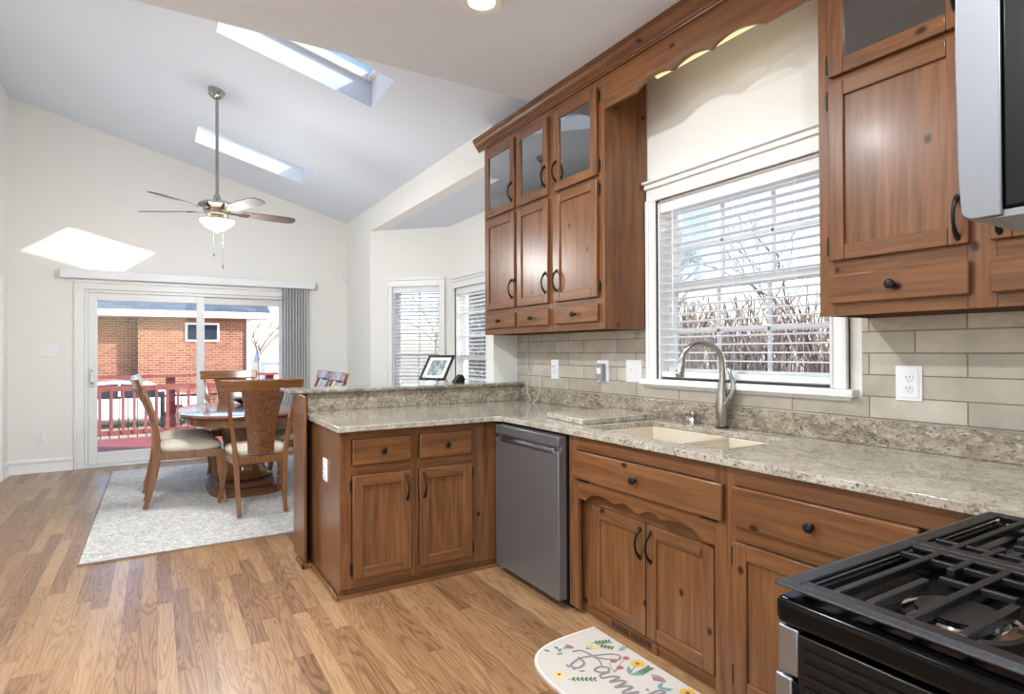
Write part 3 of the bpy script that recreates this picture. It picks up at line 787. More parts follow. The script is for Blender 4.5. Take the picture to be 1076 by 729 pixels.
# sink
sk_ = thing('kitchen_sink', 'cream undermount double bowl sink set into the granite counter', 'sink', (2.1, 1.97, .70))
def bowl(y0, y1, nm):
    m = MB(); x0, x1, zt, zb = 1.85, 2.345, .8835, .70; t = .012
    m.box(x0, x1, y0, y0+t, zb, zt).box(x0, x1, y1-t, y1, zb, zt).box(x0, x0+t, y0+t, y1-t, zb, zt).box(x1-t, x1, y0+t, y1-t, zb, zt).box(x0, x1, y0, y1, zb-t, zb)
    o = m.build(nm, SINKM, sk_, bevel=.004)
    MB().lathe([(.042, 0), (.044, .003), (.03, .004), (.028, .001)], ((x0+x1)/2+.05, (y0+y1)/2, zb), 20).build('drain', STEEL, o)
bowl(1.895, 2.395, 'bowl'); bowl(1.54, 1.893, 'bowl')
MB().box(1.852, 2.343, 1.878, 1.91, .80, .862).build('divider', SINKM, sk_, bevel=.01, seg=3)

# faucet
fa = thing('kitchen_faucet', 'brushed nickel high arc faucet with side lever behind the sink', 'faucet', (2.405, 1.975, .914))
base = Vector((2.405, 1.975, 0)); tip = Vector((2.195, 2.052, 0)); hv = (tip-base); D_ = hv.length; hv.normalize()
m = MB().lathe([(.030, 0), (.030, .006), (.026, .008)], (base.x, base.y, .914), 20); m.build('base_ring', BLKP, fa)
m = MB()
P = lambda t, z: base + hv*t + Vector((0, 0, z))
path = [P(0, .920), P(0, .96), P(.002, 1.02), P(0, 1.08), P(-.004, 1.16), P(-.004, 1.22)]
rad = [.026, .028, .030, .024, .0165, .0155]
cxr = .5*(D_-.004); 
for i in range(1, 15):
    a = PI*i/15
    path.append(P(-.004 + cxr - cxr*math.cos(a)*1.0, 1.235 + math.sin(a)*.098)); rad.append(.0150 if i < 10 else .0150+.0004*(i-9))
path += [P(D_-.012, 1.232), P(D_, 1.19)]; rad += [.018, .0215]
m.tube(path, rad, 16); m.build('spout', NICKEL, fa)
m = MB().lathe([(.0215, .0), (.022, -.012), (.018, -.02)], P(D_, 1.187), 16); m.build('spray_head', NICKEL, fa)
m = MB(); sd_ = Vector((.35, -1, 0)).normalized()
Q = lambda t, z: base + sd_*t + Vector((0, 0, z))
m.tube([Q(.0, 1.00), Q(.022, 1.03), Q(.045, 1.07), Q(.058, 1.11), Q(.055, 1.15), Q(.042, 1.19), Q(.032, 1.212)], [.017, .024, .023, .019, .015, .013, .009], 12, flat_=.75)
m.build('lever', NICKEL, fa)
sp = thing('soap_dispenser', 'small nickel soap dispenser between the faucet and the sink edge', 'soap dispenser', (2.405, 2.16, .914))
MB().lathe([(.024, 0), (.023, .012), (.017, .026), (.013, .036)], (2.405, 2.16, .914), 18).build('collar', NICKEL, sp)
MB().lathe([(.012, .034), (.021, .038), (.022, .054), (.014, .068), (.005, .072)], (2.405, 2.16, .914), 18).tube([(2.40, 2.162, .968), (2.365, 2.172, .966)], [.010, .007], 10).build('pump_head', NICKEL, sp)
# granite cutting board
bp_ = [Vector((1.935, 2.825, .9145)), Vector((1.885, 2.43, .9145)), Vector((2.40, 2.43, .9145)), Vector((2.44, 2.78, .9145))]
tag(MB().prism(bp_, (0, 0, .030)).build('cutting_board', GRAN, bevel=.004), 'thick granite cutting board lying beside the sink', 'cutting board')

# ------------------------------------------------------------------ dishwasher
dw = thing('dishwasher', 'dark stainless dishwasher with a pocket bar handle under the counter', 'dishwasher', (2.0, 2.73, 0))
MB().box(1.80, 2.40, 2.415, 3.045, .03, .87).build('tub', BLKP, dw)
m = MB()
m.box(1.715, 1.765, 2.405, 3.042, .052, .868-.075)
m.box(1.715, 1.765, 2.405, 3.042, .868-.050, .868).box(1.735, 1.765, 2.405, 3.042, .868-.08, .868-.045)
m.build('door', STEEL_D, dw, bevel=.003)
MB().box(1.713, 1.727, 2.45, 2.985, .776, .797).box(1.72, 1.736, 2.45, 2.985, .797, .804).build('handle', STEEL, dw, bevel=.004)
MB().box(1.762, 1.80, 2.405, 3.042, .05, .872).build('door_liner', BLKP, dw)
MB().box(1.80, 1.83, 2.40, 3.045, .0, .10).box(1.83, 2.3, 2.42, 3.03, 0, .03).build('kick_plate', BLKP, dw)

# ------------------------------------------------------------------ upper cabinets
XU = 2.15
FU = fr((XU, 0, 0), (0, 1, 0), (-1, 0, 0))
def upper(t, ya, yb, zb, zt, cols, rows, drz, mdz, tdz, sides=(True, True)):
    """carcass + face frame; cols = list of (u0, u1); doors added by the caller"""
    b = MB()
    MB().box(XU+.019, XW-.012, ya, ya+.02, zb, zt).build('side_panel', WV, t, bevel=.0015)
    MB().box(XU+.019, XW-.012, yb-.02, yb, zb, zt).build('side_panel', WV, t, bevel=.0015)
    b = MB().box(XW-.03, XW-.012, ya+.02, yb-.02, zb, zt)
    for z in (zb+.02, tdz[0]-.02, (tdz[0]+tdz[1])/2+.05, zt-.03): b.box(XU+.03, XW-.031, ya+.02, yb-.02, z, z+.018)
    b.build('shelves', DARKIN, t)
    f_ = MB(); last = ya
    for (u0, u1) in cols:
        f_.box(last, u0+.012, -.019, .0, zb, zt, 0, FU); last = u1-.012
    f_.box(last, yb, -.019, 0, zb, zt, 0, FU)
    for (u0, u1) in cols:
        for (z0, z1) in ((zb, drz[0]+.012), (drz[1]-.012, mdz[0]+.012), (mdz[1]-.012, tdz[0]+.012), (tdz[1]-.012, zt)):
            f_.box(u0+.012, u1-.012, -.019, 0, z0, z1, 1, FU)
    f_.build('face_frame', [WV, WY], t, bevel=.0012)
ul = thing('upper_cabinet', 'tall pine upper cabinet with three glass doors over three wood doors', 'cabinet', (2.3, 3.26, 1.422))
cols = [(2.604, 3.022), (3.094, 3.470), (3.506, 3.925)]
DR, MD, TD = (1.466, 1.569), (1.605, 2.272), (2.295, 2.795)
upper(ul, 2.558, 3.965, 1.422, 2.92, cols, None, DR, MD, TD)
for i, (u0, u1) in enumerate(cols):
    hu = (u1-.026) if i == 0 else (u0+.026)
    hg = [2.597, None, 3.932][i]
    drawer(FU, u0, u1, DR[0], DR[1], 0, ul, WY)
    door(FU, u0, u1, MD[0], MD[1], 0, ul, hg, hu, MD[0]+.13, hx=WY)
    door(FU, u0, u1, TD[0], TD[1], 0, ul, hg, hu, TD[0]+.12, glass=True, hx=WY)
ur = thing('upper_cabinet', 'pine upper cabinet at the corner above the outlet, glass door over wood door', 'cabinet', (2.3, .85, 1.422))
cols = [(.44, .772), (.824, 1.262)]
TR_ = (2.303, 2.80)
upper(ur, .36, 1.31, 1.425, 2.92, cols, None, (1.468, 1.573), (1.625, 2.278), TR_)
for i, (u0, u1) in enumerate(cols):
    drawer(FU, u0, u1, 1.468, 1.573, 0, ur, WY)
    door(FU, u0, u1, 1.625, 2.278, 0, ur, [None, 1.270][i], [u1-.026, u0+.028][i], 1.708, hx=WY)
    door(FU, u0, u1, TR_[0], TR_[1], 0, ur, [None, 1.270][i], [u1-.026, u0+.028][i], TR_[0]+.12, glass=True, hx=WY)
# crown moulding over cabinets and valance
cp = [(0, 2.838), (.012, 2.838), (.014, 2.848), (.020, 2.850), (.022, 2.862), (.030, 2.866), (.046, 2.885), (.054, 2.902), (.060, 2.906), (.060, 2.9295), (0, 2.9295)]
cr = MB().prism([FU(4.045, n_, z) for n_, z in cp], (0, .36-4.045, 0))
tag(cr.build('crown_moulding', WY), 'pine crown moulding along the ceiling over the cabinets and window', 'crown moulding')
# scalloped valance board over the window
def val_z(t):
    s_ = abs(2*t-1)
    if s_ > .62: return 2.652
    if s_ > .55: return 2.652 + (.62-s_)/.07*.020
    if s_ > .20: return 2.672 + math.sin((.55-s_)/.35*PI)*.022
    if s_ > .17: return 2.664
    return 2.672 + math.cos(s_/.17*PI/2)*.020
vb = MB(); pv = [(1.31, 2.84), (2.558, 2.84)]
for i in range(81):
    t = 1 - i/80; pv.append((1.31+1.248*t, val_z(t)))
vb.prism([FU(u, -.022, z) for u, z in pv], (-.022, 0, 0))
tag(vb.build('window_valance_board', WY, bevel=.002), 'scalloped pine valance board bridging the cabinets above the window', 'valance')
vl = thing('valance_light', 'slim tube light hidden behind the scalloped pine valance', 'light', (2.30, 1.93, 2.70))
MB().box(2.27, 2.33, 1.55, 2.32, 2.80, 2.928).build('housing', TRIM, vl, bevel=.004)
MB().tube([(2.30, 1.57, 2.775), (2.30, 2.30, 2.775)], .018, 12).build('tube', TUBEG, vl)
ld = bpy.data.lights.new('valance_lamp', 'AREA'); ld.shape = 'RECTANGLE'; ld.size = .05; ld.size_y = .7; ld.energy = VALANCE_W; ld.color = (1, .99, .96)
lo = bpy.data.objects.new('valance_lamp', ld); COL.objects.link(lo); lo.parent = vl; lo.location = (0, 0, .045)

# ------------------------------------------------------------------ range and microwave
rg = thing('gas_range', 'black freestanding gas range with cast iron grates', 'range', (1.22, .25, 0))
X0, X1, YB, YR = .845, 1.60, -.09, .555
MB().box(X0, X1, YB, YR, .02, .862).build('body', BLKS, rg, bevel=.003)
sp_ = MB()
for i in range(6): sp_.tube([(X0+.001, .03, .842-.019*i), (X0+.001, YR-.012, .842-.019*i)], .0045, 8)
for i in range(6):
    y = .485-i*.05
    sp_.box(X0-.003, X0, y-.030, y-.026, .58, .715).box(X0-.003, X0, y-.006, y-.002, .58, .715).box(X0-.003, X0, y-.030, y-.002, .715, .719)
sp_.build('side_ribs', BLK, rg)
MB().box(X0-.004, X1+.004, YB, YR+.038, .868, .912).build('cooktop', BLK, rg, bevel=.012, seg=3)
MB().box(X0+.035, X1-.035, YB+.05, YR-.005, .908, .914).build('cooktop_well', BLK, rg, bevel=.004)
MB().box(X0+.002, X1-.002, YR+.001, YR+.036, .792, .866).build('control_panel', STEEL, rg, bevel=.003)
for i in range(5):
    MB().lathe([(.020, 0), (.020, .018), (.017, .026), (.004, .027)], (X0+.10+i*.139, YR+.036, .83), 16, axis=(0, 1, 0)).build('knob', STEEL, rg)
dr_ = MB().box(X0+.002, X1-.002, YR+.001, YR+.012, .16, .785).build('oven_door', BLK, rg, bevel=.003)
MB().box(X0+.004, X0+.03, YR+.013, YR+.044, .66, .786).box(X1-.03, X1-.004, YR+.013, YR+.044, .66, .786).box(X0+.03, X1-.03, YR+.022, YR+.044, .745, .783).build('handle', STEEL, dr_, bevel=.004)
MB().box(X0+.002, X1-.002, YR+.001, YR+.012, .03, .15).build('drawer', STEEL, rg, bevel=.003)
def grate(xa, xb, side):
    """side = +1: its fingers reach in from the x = xa rim"""
    m = MB(); z0, z1 = .924, .937; w = .012; ya, yb = YB+.055, .580; rim = .024
    m.box(xa, xb, ya, ya+rim, .930, z1).box(xa, xb, yb-rim, yb, .930, z1).box(xa, xa+rim, ya+rim, yb-rim, .930, z1).box(xb-rim, xb, ya+rim, yb-rim, .930, z1)
    m.box(xa+.008, xb-.008, yb-.013, yb-.005, .922, .931).box(xa+.006, xa+.014, ya+.01, yb-.02, .920, .931).box(xb-.014, xb-.006, ya+.01, yb-.02, .920, .931)
    m.prism([(xa, yb-.002, .930), (xa, yb-.002, .937), (xa, yb+.012, .932), (xa, yb+.012, .9285)], (xb-xa, 0, 0))
    if side > 0: m.prism([(xa+.002, ya, .930), (xa+.002, ya, .937), (xa-.010, ya, .932), (xa-.010, ya, .9285)], (0, yb+.012-ya, 0))
    X = (lambda d: xa+d) if side > 0 else (lambda d: xb-d)
    def bx(d0, d1, y, ww=w, zt=z1): m.box(min(X(d0), X(d1)), max(X(d0), X(d1)), y-ww/2, y+ww/2, z0, zt)
    def by(d, y0, y1, ww=w*.8, zt=z1-.002): m.box(X(d)-ww/2, X(d)+ww/2, y0, y1, z0, zt)
    L_ = xb-xa
    for y in (.512, .411, .19, .09): bx(rim, L_-rim, y)
    for y in (.464, .35, .25, .14, .035): bx(rim, .19, y, w, z1+.001)
    bx(.27, L_-rim, .464); bx(.27, L_-rim, .14)
    by(.305, ya+rim, yb-rim)
    for (c) in (.411, .12): by(.228, c-.05, c+.05)
    for px in (xa+.02, xb-.04):
        for py in (ya+.012, yb-.035): m.box(px, px+.02, py, py+.02, .9135, z0)
    m.box(xa+.03, xb-.05, yb-.03, yb-.018, .9135, z0)
    m.box(xa+.012, xa+.022, ya+.05, yb-.10, .917, z0-.003)
    m.build('grate', IRON, rg, bevel=.003)
grate(X0+.006, X0+.375, 1); grate(X0+.379, X1-.006, -1)
for (bx, by, br) in ((.985, .395, .062), (.985, .09, .045), (1.46, .395, .048), (1.46, .09, .055)):
    o = MB().lathe([(br*1.15, 0), (br*1.15, .004), (br*.9, .006), (br*.88, .0115), (br*.2, .0115)], (bx, by, .9135), 24).build('burner', CHROME, rg)
    MB().lathe([(br*.80, .0122), (br*.84, .0125), (br*.80, .0128), (br*.3, .013)], (bx, by, .9135), 24).build('burner_cap', IRON, o)

mw = thing('microwave', 'stainless over range microwave with a black side, high at the right edge', 'microwave', (1.2, .1, 1.455))
MB().box(.842, 1.60, -.095, .291, 1.464, 1.86).build('case', BLKS, mw, bevel=.003)
md = MB()
prf = []
for (y, z) in ((.322, 1.455), (.329, 1.458), (.333, 1.464), (.336, 1.52), (.338, 1.66), (.336, 1.80), (.332, 1.858), (.322, 1.862)): prf.append((.84, y, z))
md.prism([(.84, .292, 1.455)] + prf + [(.84, .292, 1.862)], (.76, 0, 0))
md = md.build('door', STEEL, mw, bevel=.002)
MB().box(.845, 1.59, -.09, .30, 1.452, 1.463).box(.88, 1.15, .06, .16, 1.447, 1.453, 1).box(1.25, 1.5, .06, .16, 1.447, 1.453, 1).build('base_plate', [STEEL_D, BLKP], mw, bevel=.002)
MB().tube([(1.40, .335, 1.50), (1.40, .365, 1.53), (1.40, .365, 1.80), (1.40, .335, 1.83)], .009, 10).build('handle', STEEL, md)
wc = thing('upper_cabinet', 'short pine cabinet over the microwave', 'cabinet', (1.2, .1, 1.87))
MB().box(.84, 1.60, -.095, .21, 1.866, 2.92).build('carcass', WV, wc)
FR_ = fr((0, .21, 0), (1, 0, 0), (0, 1, 0))
door(FR_, .85, 1.21, 1.88, 2.83, 0, wc, None, 1.18, 2.0, hx=WX); door(FR_, 1.23, 1.59, 1.88, 2.83, 0, wc, None, 1.26, 2.0, hx=WX)

# ------------------------------------------------------------------ wall plates
def plate(F, u0, u1, z0, z1, kind, name, label, cat, group=None):
    t = thing(name, label, cat, F((u0+u1)/2, 0, z0), group)
    MB().box(u0, u1, 0, .006, z0, z1, F=F).box(u0+.012, u1-.012, 0, .009, z0+.012, z1-.012, F=F).build('plate', PLATE, t, bevel=.002)
    uc, zc = (u0+u1)/2, (z0+z1)/2
    if kind == 'outlet':
        for dz in (-.021, .021):
            o = MB().lathe([(.0165, .006), (.0165, .0115), (.015, .012), (.002, .012)], F(uc, 0, zc+dz), 20, axis=F(0, 1, 0)-F(0, 0, 0)).build('socket', PLATE, t)
            MB().box(uc-.0075, uc-.0050, .0118, .0126, zc+dz-.001, zc+dz+.008, F=F).box(uc+.005, uc+.0075, .0118, .0126, zc+dz-.001, zc+dz+.008, F=F).box(uc-.002, uc+.002, .0118, .0126, zc+dz-.010, zc+dz-.006, F=F).build('slots', SLOT, o)
    else:
        n = kind; gap = (u1-u0)/(n+.35)
        for i in range(n):
            a = uc + (i-(n-1)/2)*gap*.85
            MB().box(a-.006, a+.006, .008, .016, zc-.002, zc+.018, F=F).box(a-.010, a+.010, .0085, .0105, zc-.026, zc+.026, F=F).build('toggle', PLATE, t, bevel=.002)
    return t
FT = fr((XW-.008, 0, 0), (0, 1, 0), (-1, 0, 0))
plate(FT, 1.106, 1.200, 1.102, 1.236, 'outlet', 'wall_outlet', 'white duplex outlet on the tiles below the corner cabinet', 'outlet')
plate(FT, 3.452, 3.545, 1.098, 1.236, 'outlet', 'wall_outlet', 'white outlet with a cord plugged in, near the bar end of the tiles', 'outlet')
plate(FT, 2.606, 2.742, 1.108, 1.244, 2, 'light_switch', 'white two gang switch plate on the tiles next to the window sill', 'light switch')
pg = plate(FT, 2.905, 3.020, 1.098, 1.238, 'outlet', 'wall_outlet', 'white outlet with a grey plug-in unit under the glass cabinets', 'outlet')
af = thing('plug_in_adapter', 'grey plug-in adapter stuck in the outlet under the glass cabinets', 'adapter', FT(2.95, .01, 1.11))
MB().box(2.925, 2.985, .0127, .045, 1.108, 1.215, F=FT).build('housing', flat('adapter_grey', (150, 150, 152), .4), af, bevel=.006)
MB().box(2.935, 2.975, .045, .047, 1.15, 1.19, F=FT).build('face', PLATE, af)
FW = fr((0, YF, 0), (1, 0, 0), (0, -1, 0))
plate(FW, -1.109, -.937, 1.253, 1.382, 3, 'light_switch', 'white three gang switch plate beside the sliding door', 'light switch')
plate(FW, -1.128, -1.045, .334, .472, 'outlet', 'wall_outlet', 'white outlet low on the wall above the far baseboard', 'outlet')
FE = fr((.815, 0, 0), (0, 1, 0), (-1, 0, 0))
plate(FE, 3.35, 3.44, .575, .70, 'outlet', 'wall_outlet', 'white outlet on the end panel of the peninsula', 'outlet')
m = MB().box(2.19, 2.256, YF-.06, YF-.001, 2.275, 2.36)
o = m.build('motion_sensor', PLATE, bevel=.006); tag(o, 'small white motion sensor in the wall corner beside the bay', 'sensor')
# loose cords at the bar end of the counter
m = MB().tube([FT(3.50, .016, 1.188), FT(3.515, .035, 1.19), FT(3.57, .05, 1.175), FT(3.64, .03, 1.10), FT(3.66, .025, 1.03), FT(3.655, .055, .94), FT(3.65, .10, .9165)], .0028, 8)
tag(m.build('power_cord', CORDW), 'thin cord drooping from the outlet to the counter', 'cord')
m = MB().tube([FT(3.86, .012, 1.42), FT(3.87, .012, 1.33), FT(3.85, .014, 1.22), FT(3.83, .014, 1.10), FT(3.84, .025, 1.03), FT(3.80, .05, .99), FT(3.74, .06, .93), FT(3.72, .10, .9165)], .003, 8)
m.tube([FT(3.80, .012, 1.42), FT(3.82, .012, 1.30), FT(3.80, .013, 1.18), FT(3.84, .014, 1.09)], .003, 8)
tag(m.build('lamp_cord', CORDW), 'pale cord hanging from the glass cabinets down the tiles', 'cord')

# ------------------------------------------------------------------ recessed lights
def can(x, y, label, grp='recessed ceiling lights', power=1.0):
    t = thing('recessed_light', label, 'ceiling light', (x, y, ZC), grp)
    prof = [(.060, -.001), (.066, -.004), (.083, -.008), (.098, -.006), (.100, -.0005), (.060, -.0005)]
    m = MB(); n = 28; vs = []; fs = []
    for (r, h) in prof:
        for j in range(n): vs.append((x+r*math.cos(2*PI*j/n), y+r*math.sin(2*PI*j/n), ZC+h))
    for i in range(len(prof)-1):
        for j in range(n): fs.append((i*n+j, i*n+(j+1) % n, (i+1)*n+(j+1) % n, (i+1)*n+j))
    m.add(vs, fs); m.build('trim_ring', TRIM, t)
    MB().lathe([(.062, -.003), (.062, -.002)], (x, y, ZC), 24).build('lens', CANG, t)
    l = bpy.data.lights.new('can_lamp', 'AREA'); l.shape = 'DISK'; l.size = .12; l.energy = CAN_W*power; l.color = (.92, .97, 1.0)
    o = bpy.data.objects.new('can_lamp', l); COL.objects.link(o); o.parent = t; o.location = (0, 0, -.012)
can(1.30, 2.42, 'recessed ceiling light at the top edge of the photo')
for x, y, p in ((-.4, 2.42, 3.4), (1.30, .6, .8), (-.4, .6, 1.6), (-2.4, .9, 2.0), (-2.4, 2.4, .8), (-.4, -1.6, 5)): can(x, y, 'extra recessed light added out of view to brighten the kitchen', power=p)  # unseen extra lights, added to raise the brightness of the room

# ------------------------------------------------------------------ rug and dining set
tag(MB().box(-.41, 2.12, 4.46, 7.74, .001, .011).box(-.422, 2.13, 4.45, 4.46, .001, .0105, 1).box(-.422, -.41, 4.46, 7.75, .001, .0105, 1).box(-.41, 2.13, 7.74, 7.75, .001, .0105, 1).box(2.12, 2.13, 4.46, 7.74, .001, .0105, 1).build('area_rug', [RUG, flat('rug_binding', (140, 120, 104), .9)]), 'pale grey woven area rug under the dining table', 'rug')
ZR = .011
def superell(a, b_, n=72, p=2.5):
    out = []
    for i in range(n):
        t = 2*PI*i/n; c, s_ = math.cos(t), math.sin(t)
        out.append((a*math.copysign(abs(c)**(2/p), c), b_*math.copysign(abs(s_)**(2/p), s_)))
    return out
TX, TY = .72, 6.25
tb = thing('dining_table', 'oval polished wood pedestal dining table on the rug', 'table', (TX, TY, ZR))
m = MB(); prof = [(.0, .728), (-.012, .735), (.006, .745), (.010, .755), (.004, .764), (-.012, .768)]
vs = []; fs = []; n = 72
for (d, z) in [(-.40, .728)] + prof + [(-.40, .768)]:
    pts = superell(.55+d, .85+d, n)
    for (x, y) in pts: vs.append((TX+x, TY+y, z))
K = len(prof)+2
for i in range(K-1):
    for j in range(n): fs.append((i*n+j, i*n+(j+1) % n, (i+1)*n+(j+1) % n, (i+1)*n+j))
fs.append(tuple(range(n))[::-1]); fs.append(tuple(range((K-1)*n, K*n)))
m.add(vs, fs); m.build('tabletop', TBL, tb, ang=50)
m = MB(); pts = [(TX+x, TY+y, .66) for x, y in superell(.49, .79)]; m.prism(pts, (0, 0, .069)); m.build('apron', CHX, tb)
m = MB(); ns = 48
prof = [(.24, .115), (.25, .13), (.22, .15), (.19, .19), (.175, .30), (.18, .45), (.20, .55), (.24, .62), (.25, .66)]
m.lathe(prof, (TX, TY, 0), 48, sy=1.25)
k0 = len(m.v)
for i, v in enumerate(m.v):
    j = i % 48
    if .19 < v.z < .56 and j % 3 == 0:
        m.v[i] = Vector((TX+(v.x-TX)*.93, TY+(v.y-TY)*.93, v.z))
m.build('pedestal', CHW, tb, ang=60)
m = MB()
for (s1, z0, z1) in ((1.0, ZR, .06), (.96, .06, .075), (.80, .075, .115)):
    m.prism([(TX+x*s1, TY+y*s1, z0) for x, y in superell(.32, .52, p=3.2)], (0, 0, z1-z0))
m.build('base', BASEW, tb)

def make_chair(label):
    t = thing('dining_chair', label, 'chair', (0, 0, 0), 'dining chairs around the oval table')
    # rear stiles, raked back and flaring outwards
    prof = [(-.30, 0, .17), (-.265, .12, .172), (-.235, .26, .176), (-.215, .40, .182), (-.212, .50, .19), (-.225, .64, .207), (-.255, .78, .226), (-.30, .90, .244), (-.345, 1.0, .258)]
    for s_ in (-1, 1):
        MB().bar([(s_*x, y, z) for y, z, x in prof], [.030, .034, .036, .038, .036, .032, .030, .028, .026], [.034, .042, .05, .056, .05, .042, .036, .032, .030], (1, 0, 0)).build('rear_leg', CHW, t, bevel=.004)
        MB().bar([(s_*.262, .29, 0), (s_*.242, .270, .12), (s_*.222, .252, .27), (s_*.220, .245, .445)], [.026, .03, .038, .046], [.026, .03, .04, .05], (1, 0, 0)).build('front_leg', CHW, t, bevel=.004)
    # top rail, bowed backwards
    m = MB(); pts = []
    for i in range(13):
        x = -.298 + .596*i/12; pts.append(Vector((x, -.338-.045*(1-(x/.298)**2)+.0, 1.025)))
    m.bar(pts, [.094]*13, [.030]*13, (0, -.34, 1)); m.build('top_rail', CHX, t, bevel=.006)
    # splat
    m = MB(); rows = [(-.222, .47, .098), (-.228, .60, .102), (-.256, .74, .118), (-.305, .87, .138), (-.372, .985, .160)]
    vs = []; fs = []
    for (y, z, w) in rows:
        for (x, dy) in ((-w, .0), (-w*.5, -.012), (0, -.016), (w*.5, -.012), (w, 0)):
            vs.append((x, y+dy-.008, z))
        for (x, dy) in ((w, 0), (w*.5, -.012), (0, -.016), (-w*.5, -.012), (-w, 0)):
            vs.append((x, y+dy+.008, z))
    for i in range(len(rows)-1):
        for j in range(10): fs.append((i*10+j, i*10+(j+1) % 10, (i+1)*10+(j+1) % 10, (i+1)*10+j))
    fs.append(tuple(range(10))[::-1]); fs.append(tuple(range(40, 50)))
    m.add(vs, fs); m.build('splat', BURL, t)
    # apron
    m = MB()
    m.bar([(-.19, -.205, .425), (.19, -.205, .425)], .062, .024, (0, 0, 1)).bar([(-.215, .255, .425), (.215, .255, .425)], .062, .024, (0, 0, 1))
    m.bar([(-.192, -.20, .425), (-.226, .26, .425)], .062, .024, (0, 0, 1)).bar([(.192, -.20, .425), (.226, .26, .425)], .062, .024, (0, 0, 1))
    for i in range(26):
        y = -.19+.43*i/25
        for s_ in (-1, 1): m.box(s_*(.205+.034*(i/25))-.005, s_*(.205+.034*(i/25))+.005, y-.005, y+.005, .393, .403)
    m.build('seat_frame', CHW, t, bevel=.002)
    # cushion
    vs = []; fs = []; n = 40
    out = []
    for i in range(n):
        a = 2*PI*i/n; c, s_ = math.cos(a), math.sin(a)
        x = math.copysign(abs(c)**.45, c); y = math.copysign(abs(s_)**.45, s_)
        w = .205 + .030*(y+1)/2
        out.append((x*w, .03+y*.235))
    for (k, z) in ((.97, .452), (1.02, .468), (1.03, .485), (.97, .504), (.80, .520), (.5, .530), (.2, .533)):
        for (x, y) in out: vs.append((x*k, .03+(y-.03)*k, z))
    for i in range(6):
        for j in range(n): fs.append((i*n+j, i*n+(j+1) % n, (i+1)*n+(j+1) % n, (i+1)*n+j))
    fs.append(tuple(range(n))[::-1]); fs.append(tuple(range(6*n, 7*n)))
    MB().add(vs, fs).build('seat', CREAM, t, ang=60)
    return t
ch = make_chair('wooden dining chair seen from behind at the near end of the table')
spots = [((.717, 5.335), 0, None),
         ((.215, 5.88), -90, 'wooden dining chair in profile, nearest the camera on the sliding door side of the table'),
         ((.20, 6.53), -90, 'wooden dining chair in profile, second on the sliding door side of the table'),
         ((1.24, 6.05), 90, 'wooden dining chair facing the door with only its top rail over the bar, nearer one'),
         ((1.26, 6.72), 90, 'wooden dining chair facing the door with only its top rail over the bar, farther one'),
         ((.72, 7.22), 180, 'wooden dining chair facing the camera at the far end of the table')]
for (xy, rz, lb) in spots:
    o = ch if lb is None else copy_tree(ch)
    o.location = (xy[0], xy[1], ZR+.0055); o.rotation_euler = (0, 0, R(rz))
    if lb: o['label'] = lb
m = MB().lathe([(.045, 0), (.05, .006), (.09, .03), (.125, .055), (.128, .058), (.118, .055), (.08, .03), (.03, .012)], (.78, 6.62, .768), 28)
tag(m.build('decorative_bowl', BOWLM, ang=60), 'dark shallow bowl in the middle of the dining table', 'bowl')

# ------------------------------------------------------------------ ceiling fan
FX, FYY = .447, 5.667
fan = thing('ceiling_fan', 'brushed nickel ceiling fan with five dark blades and a glowing bowl light', 'ceiling fan', (FX, FYY, 2.35))
zt = vault(FX)
m = MB().lathe([(.07, .0), (.068, -.02), (.055, -.06), (.03, -.08), (.016, -.085)], (FX, FYY, zt+.006), 28, axis=(.26, 0, .965)); m.build('canopy', NICKEL, fan)
MB().tube([(FX, FYY, zt-.05), (FX, FYY, 2.60)], .0135, 14).build('downrod', NICKEL, fan)
MB().lathe([(.022, 2.66), (.03, 2.63), (.05, 2.61), (.11, 2.595), (.145, 2.575), (.148, 2.56), (.11, 2.535), (.10, 2.50), (.085, 2.48), (.055, 2.47), (.05, 2.435), (.075, 2.43), (.078, 2.42), (.03, 2.418)][::-1], (FX, FYY, 0), 32).build('motor_housing', NICKEL, fan)
for k in range(5):
    a = R(150+72*k); ca, sa = math.cos(a), math.sin(a)
    def T(p, ca=ca, sa=sa):
        x, y, z = p; ti = R(-12); y2, z2 = y*math.cos(ti), y*math.sin(ti)
        return (FX+x*ca-y2*sa, FYY+x*sa+y2*ca, 2.512+z+z2)
    bm_ = MB(); outl = [(.20, -.052), (.30, -.058), (.46, -.066), (.58, -.066), (.635, -.055), (.655, -.03), (.66, 0), (.655, .03), (.635, .055), (.58, .066), (.46, .066), (.30, .058), (.20, .052), (.185, 0)]
    bm_.prism([(x, y, 0) for x, y in outl], (0, 0, .006)); bm_.xf(T)
    bo = bm_.build('blade', BLADE, fan)
    br_ = MB().prism([(.09, -.02, -.006), (.15, -.018, -.006), (.20, -.035, -.006), (.25, -.03, -.006), (.265, 0, -.006), (.25, .03, -.006), (.20, .035, -.006), (.15, .018, -.006), (.09, .02, -.006)], (0, 0, .006)); br_.xf(T)
    br_.build('blade_bracket', NICKEL, bo)
MB().lathe([(.02, 2.352), (.06, 2.362), (.10, 2.385), (.128, 2.415), (.138, 2.435), (.13, 2.437), (.05, 2.43)], (FX, FYY, 0), 32).build('light_bowl', BOWLG, fan, ang=60)
MB().lathe([(.006, 2.330), (.014, 2.338), (.016, 2.352), (.008, 2.356)], (FX, FYY, 0), 14).build('finial', NICKEL, fan)
for (dx, dy, zb) in ((-.03, -.06, 2.15), (.04, -.055, 2.05)):
    MB().tube([(FX+dx, FYY+dy, 2.44), (FX+dx, FYY+dy, zb)], .0016, 6).lathe([(.002, 0), (.006, .006), (.005, .03), (.002, .036)], (FX+dx, FYY+dy, zb-.034), 10).build('pull_chain', NICKEL, fan)
